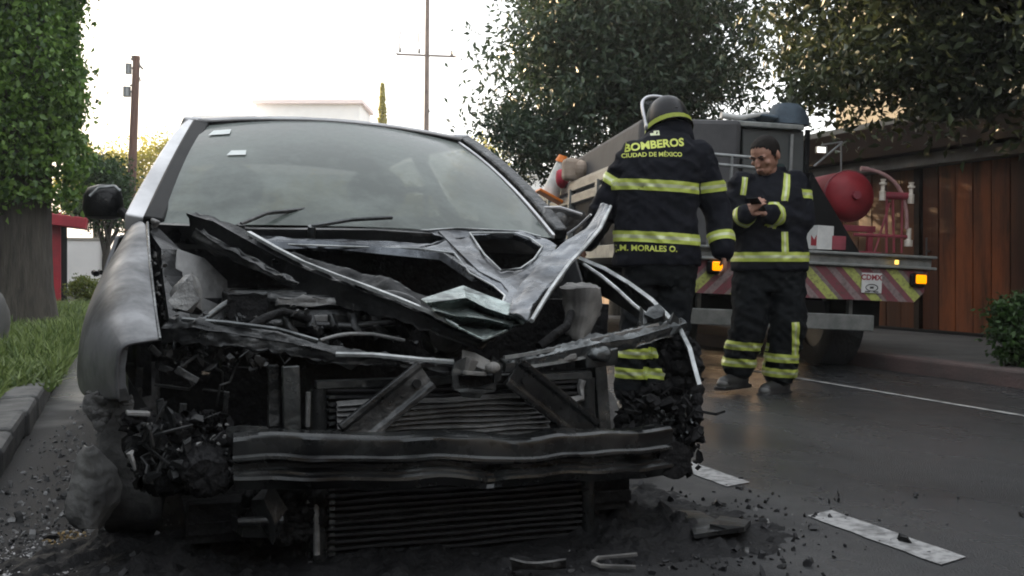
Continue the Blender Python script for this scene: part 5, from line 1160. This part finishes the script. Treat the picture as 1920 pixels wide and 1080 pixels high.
for a, b_, c_ in ((shL,elL,wrL),(shR,elR,wrR)): mb.limb(V((.02,.02,1.44)),.06,a,.055); mb.limb(a,.05,b_,.042); mb.limb(b_,.04,c_,.028)
head(mb, hc, .118, (R(-30), 0, R(200)))
hand(mb, wrL, (wrL-elL), (0.3,.5,-1), 1, .45); hand(mb, wrR, (.1,-.1,-1), (-1,.3,0), 1, .5)
me = remesh(mb, .0055, 2); me.name = 'person'; me.materials.append(M['skin']); pa.data = me
mb = MB()
mb.loft([(q1(1231,498),.255,.185),(q1(1231,480),.252,.185),(q1(1230,450),.243,.18),(q1(1229,400),.236,.175),(q1(1231,350),.246,.175),(q1(1236,315),.25,.17),(q1(1242,285,.01),.225,.15),(q1(1248,262,.03),.16,.125),(q1(1253,246,.05),.105,.10),(q1(1256,236,.06),.09,.09)], 28)
for a, b_, c_ in ((shL,elL,wrL),(shR,elR,wrR)):
    mb.limb(a+V((0,.0,-.02)),.108,a.lerp(b_,.5),.098); mb.limb(a.lerp(b_,.5),.098,b_,.084); mb.limb(b_,.084,c_,.066)
coat1 = remesh(mb, .010, 5, .010, 7.)
o = put('coat', coat1, M['coat'], pa)
tors = lambda c: q1(1146,0).x < c.x < q1(1310,0).x and c.z < 1.36
nb = V((.13,-.1,1))
inarm = lambda a, b_, rr: (lambda c: (c-a-(b_-a)*max(0,min(1,(c-a).dot(b_-a)/(b_-a).length_squared))).length < rr)
ring(coat1, q1(1230,352), (.06,0,1), .062, o, lambda c: abs(c.x-q1(1228,0).x) < .255 and not (inarm(shR,elR,.13)(c) and c.x > .20))
ring(coat1, q1(1230,447), (.055,0,1), .062, o, lambda c: abs(c.x-q1(1230,0).x) < .262 and c.y < .3)
d_ = (elR-shR).normalized(); ring(coat1, shR.lerp(elR,.58), d_+V((-.25,0,.0)), .062, o, lambda c: inarm(shR,elR,.125)(c) and c.x > .215)
d_ = (elL-shL).normalized(); ring(coat1, shL.lerp(elL,.50), d_, .055, o, lambda c: inarm(shL,elL,.125)(c) and c.x < -.20)
d_ = (wrR-elR).normalized(); ring(coat1, elR.lerp(wrR,.72), d_, .055, o, inarm(elR,wrR,.10))
bv = BVHTree.FromPolygons([v.co for v in coat1.vertices], [tuple(p.vertices) for p in coat1.polygons])
def on_back(px, py, tilt):
    c0 = q1(px, py)
    def f(c):
        x, z = c0.x+c.x, c0.z+c.y-c.x*tilt; h_ = bv.ray_cast(V((x,-2,z)), V((0,1,0)))
        return V((x, (h_[0].y if h_[0] else -.15)-.004, z))
    return f
text_mesh('BOMBEROS', .066, M['lime_ink'], 'lettering', o, on_back(1222,276,-.09), .0022)
text_mesh('CIUDAD DE MÉXICO', .036, M['lime_ink'], 'lettering', o, on_back(1217,295,.0), .0008)
text_mesh('J.M. MORALES O.', .046, M['lime_ink'], 'lettering', o, on_back(1206,467,.03), .0012)
c0 = q1(1225,252); mb = MB(); mb.grid([[on_back(1225+x, 252+y, 0)(V((0,0,0))) for x in (-8,0,8)] for y in (-5,0,5)]); b = mb.build('coat_label', M['silver_tape'], o)
mb = MB()
mb.loft([((-.01,0,.72),.20,.16),((-.01,0,.85),.21,.165),((-.01,0,.95),.2,.16)], 24)
for a, b_, c_, in ((hipL,knL,anL),(hipR,knR,anR)): mb.limb(a,.118,b_,.098); mb.limb(b_,.098,c_+V((0,0,.03)),.088)
tr = remesh(mb, .010, 5, .012, 8.); tro = put('trousers', tr, M['coat2'], pa)
for a, b_ in ((knL,anL),(knR,anR)):
    for z in (.335,.215): ring(tr, V((a.lerp(b_,.5).x,0,z)), (0.05,0,1), .06, tro, inarm(a,b_,.13))
for c_ in (anL, anR):
    mb = MB(); mb.limb(c_+V((0,0,.12)),.066,c_+V((0,-.01,-.04)),.06); mb.limb(c_+V((0,-.03,-.045)),.045,c_+V((0,.14,-.05)),.04); mb.box(c_+V((0,.05,-.08)),(.10,.27,.025))
    put('boot', remesh(mb,.008,3), M['boot'], pa)
# helmet, visor up
hm = Euler((R(-22),0,R(14))).to_matrix(); hp = hc+V((-.012,-.01,.035))
mb = MB(); hv = []
n1, n2 = 24, 9
rows = [[hp+hm @ V((.125*math.cos(i/n2*math.pi/2)**.7*math.cos(2*math.pi*k/n1), .160*math.cos(i/n2*math.pi/2)**.7*math.sin(2*math.pi*k/n1), .205*math.sin(i/n2*math.pi/2))) for k in range(n1+1)] for i in range(n2+1)]
rows = [[hp+hm @ V((.140*math.cos(2*math.pi*k/n1), .185*math.sin(2*math.pi*k/n1), -.012)) for k in range(n1+1)]]+rows
mb.grid(rows); he = mb.build('helmet', M['helmet'], pa, smooth=True, solid=.006)
mb = MB(); mb.sweep([hp+hm @ V((.131*math.cos(a), .167*math.sin(a), .012)) for a in [2*math.pi*k/24 for k in range(25)]], [(-.004,-.013),(.004,-.013),(.004,.013),(-.004,.013)]); mb.build('helmet_band', M['lime'], he, smooth=True)
mb = MB(); mb.tube([hp+hm@V((0,-.150,.06)), hp+hm@V((0,-.10,.165)), hp+hm@V((0,0,.205)), hp+hm@V((0,.11,.165))], .012, 8); mb.build('comb', M['helmet'], he, smooth=True)
def vz(a, t): q = max(0., math.sin(a))**.55; return hp+hm @ V((.135*math.cos(a), .0+.15*math.sin(a)*(1-.3*t),   .010+.285*t*q))
mb = MB(); mb.grid([[vz(R(180*k/16), t/4) for k in range(17)] for t in range(5)]); vo = mb.build('visor', M['visor'], he, smooth=True, solid=.003)
M['visor_rim'] = mat('visor_rim', (.55,.56,.58), (.4,.4,.42), 12, .25, metal=.4)
mb = MB(); e0 = [vz(R(180*k/32), 1) for k in range(33)]; mb.tube(e0, .0105, 8); mb.tube([vz(R(52),0),vz(R(50),.5),vz(R(48),1)],.005,6); mb.build('visor_rim', M['visor_rim'], vo, smooth=True)
mb = MB(); mb.ell(hp+hm@V((-.135,0,.02)),(.014,.024,.024)); mb.build('visor_hinge', M['visor_rim'], he, smooth=True)
mb = MB(); mb.ell(hp+hm@V((.135,0,.02)),(.014,.024,.024)); mb.build('visor_hinge', M['visor_rim'], he, smooth=True)
mb = MB(); mb.grid([[hp+hm@V((.13*math.cos(a),.15*math.sin(a),-.01)) for a in [R(190+160*k/10) for k in range(11)]],[hp+V((.02,-.02,-.13))+hm@V((.14*math.cos(a),.13*math.sin(a),0)) for a in [R(190+160*k/10) for k in range(11)]]]); mb.build('neck_flap', M['coat'], he, smooth=True, solid=.008)
# ============ the bareheaded firefighter looking down at his hands
D2 = 7.06; s2 = D2/FOC
def q2(px, py, y=0.): return V(((px-1440)*s2, y, CAMH-(py-500)*s2))
pb_ = person('bareheaded firefighter with short dark hair looking down at the phone in his hands', 1440, D2)
hipL, hipR = q2(1412,505), q2(1472,505); knL, knR = q2(1402,605,-.05), q2(1474,608,-.06); anL, anR = q2(1386,700,.03), q2(1462,712,.0)
shL, shR = q2(1392,345,-.01), q2(1492,342,.03); elL, wrL = q2(1375,420,-.02), q2(1387,404,-.24); elR, wrR = q2(1502,415,-.02), q2(1424,404,-.23)
hc = q2(1429,292,-.075); hrot = (R(24), 0, R(-46))
mb = MB(); mb.limb(V((0,0,.88)),.13,V((.0,0,1.1)),.14); mb.limb(V((0,0,1.1)),.14,V((.01,.01,1.32)),.12); mb.limb(q2(1446,345,.01),.068,hc+V((.01,.02,-.05)),.062)
for a, b_, c_ in ((hipL,knL,anL),(hipR,knR,anR)): mb.limb(a,.085,b_,.055); mb.limb(b_,.055,c_,.04); mb.limb(c_,.045,c_+V((-.06,-.05,-.04)),.03)
for a, b_, c_ in ((shL,elL,wrL),(shR,elR,wrR)): mb.limb(q2(1443,345,.01),.06,a,.055); mb.limb(a,.05,b_,.042); mb.limb(b_,.04,c_,.028)
hr = .118
hmx = head(mb, hc, hr, hrot)
hand(mb, wrL, (.25,-.35,.35), (.8,.2,.2), -1, .5, .95); hand(mb, wrR, (-1,-.15,.15), (0,-.3,1), 1, .45, .95)
me = remesh(mb, .0055, 2); me.name = 'person'; me.materials.append(M['skin']); pb_.data = me
# hair: a thin cap, cut at the hairline
mb = MB(); mb.ell((0,.11,.16),(.765,.945,.885),64,48)
ms = mb.mesh('hair'); bm = bmesh.new(); bm.from_mesh(ms)
HL = ((-2,.80),(-.80,.70),(-.55,.58),(-.38,.34),(-.28,.0),(-.12,-.28),(.0,-.05),(.12,.12),(.28,.0),(.42,-.42),(2,-.52))
def hairline(p):
    for (a, za), (b_, zb) in zip(HL, HL[1:]):
        if a <= p.y <= b_: return za+(zb-za)*(p.y-a)/(b_-a)
bmesh.ops.delete(bm, geom=[f for f in bm.faces if f.calc_center_median().z < hairline(f.calc_center_median())+.13*noise.noise(f.calc_center_median()*11)], context='FACES')
for v in bm.verts: v.co = hc+hmx @ (V(v.co)*hr) + noise.noise_vector(v.co*9)*.002
bm.to_mesh(ms); bm.free(); ho_ = put('hair', ms, M['hair'], pb_); q = ho_.modifiers.new('s','SOLIDIFY'); q.thickness = .003
for p in ms.polygons: p.use_smooth = True
def hf(p): return hc+hmx @ (V(p)*hr)
for s in (-1,1):
    mb = MB(); mb.ell(hf((s*.29,-.78,-.04)), (.012,.006,.0035), 10, 6, hrot); mb.build('eye', M['ink'], pb_, smooth=True)
    mb = MB(); mb.tube([hf((s*.10,-.86,.12)), hf((s*.30,-.84,.17)), hf((s*.48,-.70,.12))], [.004,.006,.003], 6); mb.build('eyebrow', M['hair'], pb_, smooth=True)
mb = MB(); mb.tube([hf((-.2,-.84,-.665)), hf((0,-.90,-.655)), hf((.2,-.84,-.665))], .0035, 6); mb.build('mouth', mat('lips', (.16,.06,.05), None, rough=.5), pb_, smooth=True)
mb = MB()
mb.loft([(q2(1443,508),.252,.18),(q2(1443,495),.25,.18),(q2(1444,480),.244,.178),(q2(1444,440),.228,.17),(q2(1444,400),.222,.168),(q2(1444,372),.226,.165),(q2(1444,350,.01),.20,.145),(q2(1446,334,.02),.145,.12),(q2(1448,322,.025),.10,.095),(q2(1449,312,.03),.088,.085)], 28)
for a, b_, c_ in ((shL,elL,wrL),(shR,elR,wrR)):
    mb.limb(a+V((0,.0,-.01)),.098,a.lerp(b_,.5),.094); mb.limb(a.lerp(b_,.5),.094,b_,.086); mb.limb(b_,.086,b_.lerp(c_,.93),.062)
coat2 = remesh(mb, .010, 5, .010, 7.)
o = put('coat', coat2, M['coat'], pb_)
nearm = lambda c: inarm(elL,wrL,.105)(c) or inarm(elR,wrR,.105)(c)
ring(coat2, q2(1440,482), (0,0,1), .062, o, lambda c: not nearm(c))
d_ = (elR-shR).normalized(); ring(coat2, shR.lerp(elR,.40), d_, .06, o, lambda c: inarm(shR,elR,.118)(c) and c.x > .085)
d_ = (wrR-elR).normalized(); ring(coat2, elR.lerp(wrR,.80), d_, .055, o, lambda c: inarm(elR,wrR,.085)(c) and c.y < -.105)
d_ = (wrL-elL).normalized(); ring(coat2, elL.lerp(wrL,.80), d_, .05, o, lambda c: inarm(elL,wrL,.085)(c) and c.y < -.10)
def strap(p0, p1, w_, keep=None):           # a strip up the front of the coat
    p0, p1 = V(p0), V(p1); up_ = (p1-p0).normalized(); sd_ = up_.cross(V((0,1,0))).normalized(); mid = (p0+p1)/2
    return tape(coat2, [(mid+sd_*w_/2, sd_), (mid-sd_*w_/2, -sd_), (p1, up_), (p0, -up_)], o, mid, sd_*w_, keep=lambda c: c.y < .06 and not nearm(c) and (keep is None or keep(c)))
strap(q2(1457,385), q2(1470,328), .046); strap(q2(1459,476), q2(1459,425), .046); strap(q2(1386,368), q2(1391,335), .035)
mb = MB(); mb.loft([(q2(1449,326,.03),.092,.088),(q2(1449,308,.035),.082,.08)], 20); b = mb.build('collar', M['collar_grey'], o, smooth=True)
mb = MB()
mb.loft([(q2(1442,545),.17,.15),(q2(1442,510),.205,.16),(q2(1442,485),.2,.16)], 24)
for a, b_, c_ in ((hipL,knL,anL),(hipR,knR,anR)): mb.limb(a,.132,b_,.116); mb.limb(b_,.116,c_+V((0,0,.06)),.108)
tr = remesh(mb, .010, 5, .013, 8.); tro = put('trousers', tr, M['coat2'], pb_)
for a, b_, zs in ((knL,anL,(650,682)),(knR,anR,(668,696))):
    for zz in zs:
        z = q2(0,zz).z; ring(tr, V((0,0,z)), (0.06,0,1), .055, tro, inarm(a,b_,.16))
p0, p1 = q2(1482,664), q2(1478,602); up_ = (p1-p0).normalized(); sd_ = up_.cross(V((0,1,0))).normalized(); mid = (p0+p1)/2
tape(tr, [(mid+sd_*.026, sd_), (mid-sd_*.026, -sd_), (p1, up_), (p0, -up_)], tro, mid, sd_*.052, keep=lambda c: c.y < .0)
for c_ in (anL, anR):
    mb = MB(); mb.limb(c_+V((0,-.01,.12)),.070,c_+V((0,.01,-.05)),.062); mb.limb(c_+V((0.02,.02,-.045)),.056,c_+V((-.115,-.105,-.055)),.046); mb.box(c_+V((-.045,-.04,-.088)),(.10,.30,.026),(0,0,-.82))
    bo_ = put('boot', remesh(mb,.008,3), M['boot'], pb_)
    mb = MB(); mb.ell(c_+V((-.125,-.115,-.062)),(.044,.044,.034),14,8); mb.build('toe_cap', M['sole'], bo_, smooth=True)
# the phone he holds
pc = pb_.location + Euler((0,0,-YAW)).to_matrix() @ (wrL.lerp(wrR,.35)+V((.0,-.06,.055)))
mb = MB(); mb.box((0,0,0),(.075,.008,.145)); ph = mb.build('phone', M['black_trim'], org=pc, bevel=.003)
for v in ph.data.vertices: v.co += pc
ph.rotation_euler = (R(58),0,R(-60)); tag(ph, 'dark mobile phone held in both hands by the bareheaded firefighter', 'phone')
mb = MB(); mb.box((0,.0045,0),(.066,.002,.13)); sc_ = mb.build('screen', M['glass_dark'], ph); 
for v in sc_.data.vertices: v.co += pc
# ------------------------------------------------------------------ thin smoky air
hz = bpy.data.materials.new('haze_air'); hz.use_nodes = True; t = hz.node_tree; t.nodes.remove(t.nodes['Principled BSDF'])
pv = t.nodes.new('ShaderNodeVolumePrincipled'); pv.inputs['Color'].default_value = (.93,.95,.96,1); pv.inputs['Density'].default_value = .0013; pv.inputs['Anisotropy'].default_value = .3
t.links.new(pv.outputs[0], t.nodes['Material Output'].inputs['Volume'])
b = MB(); b.box((0, 30, 6.0), (170, 150, 14.2)); tag(b.build('haze', hz), kind='stuff')
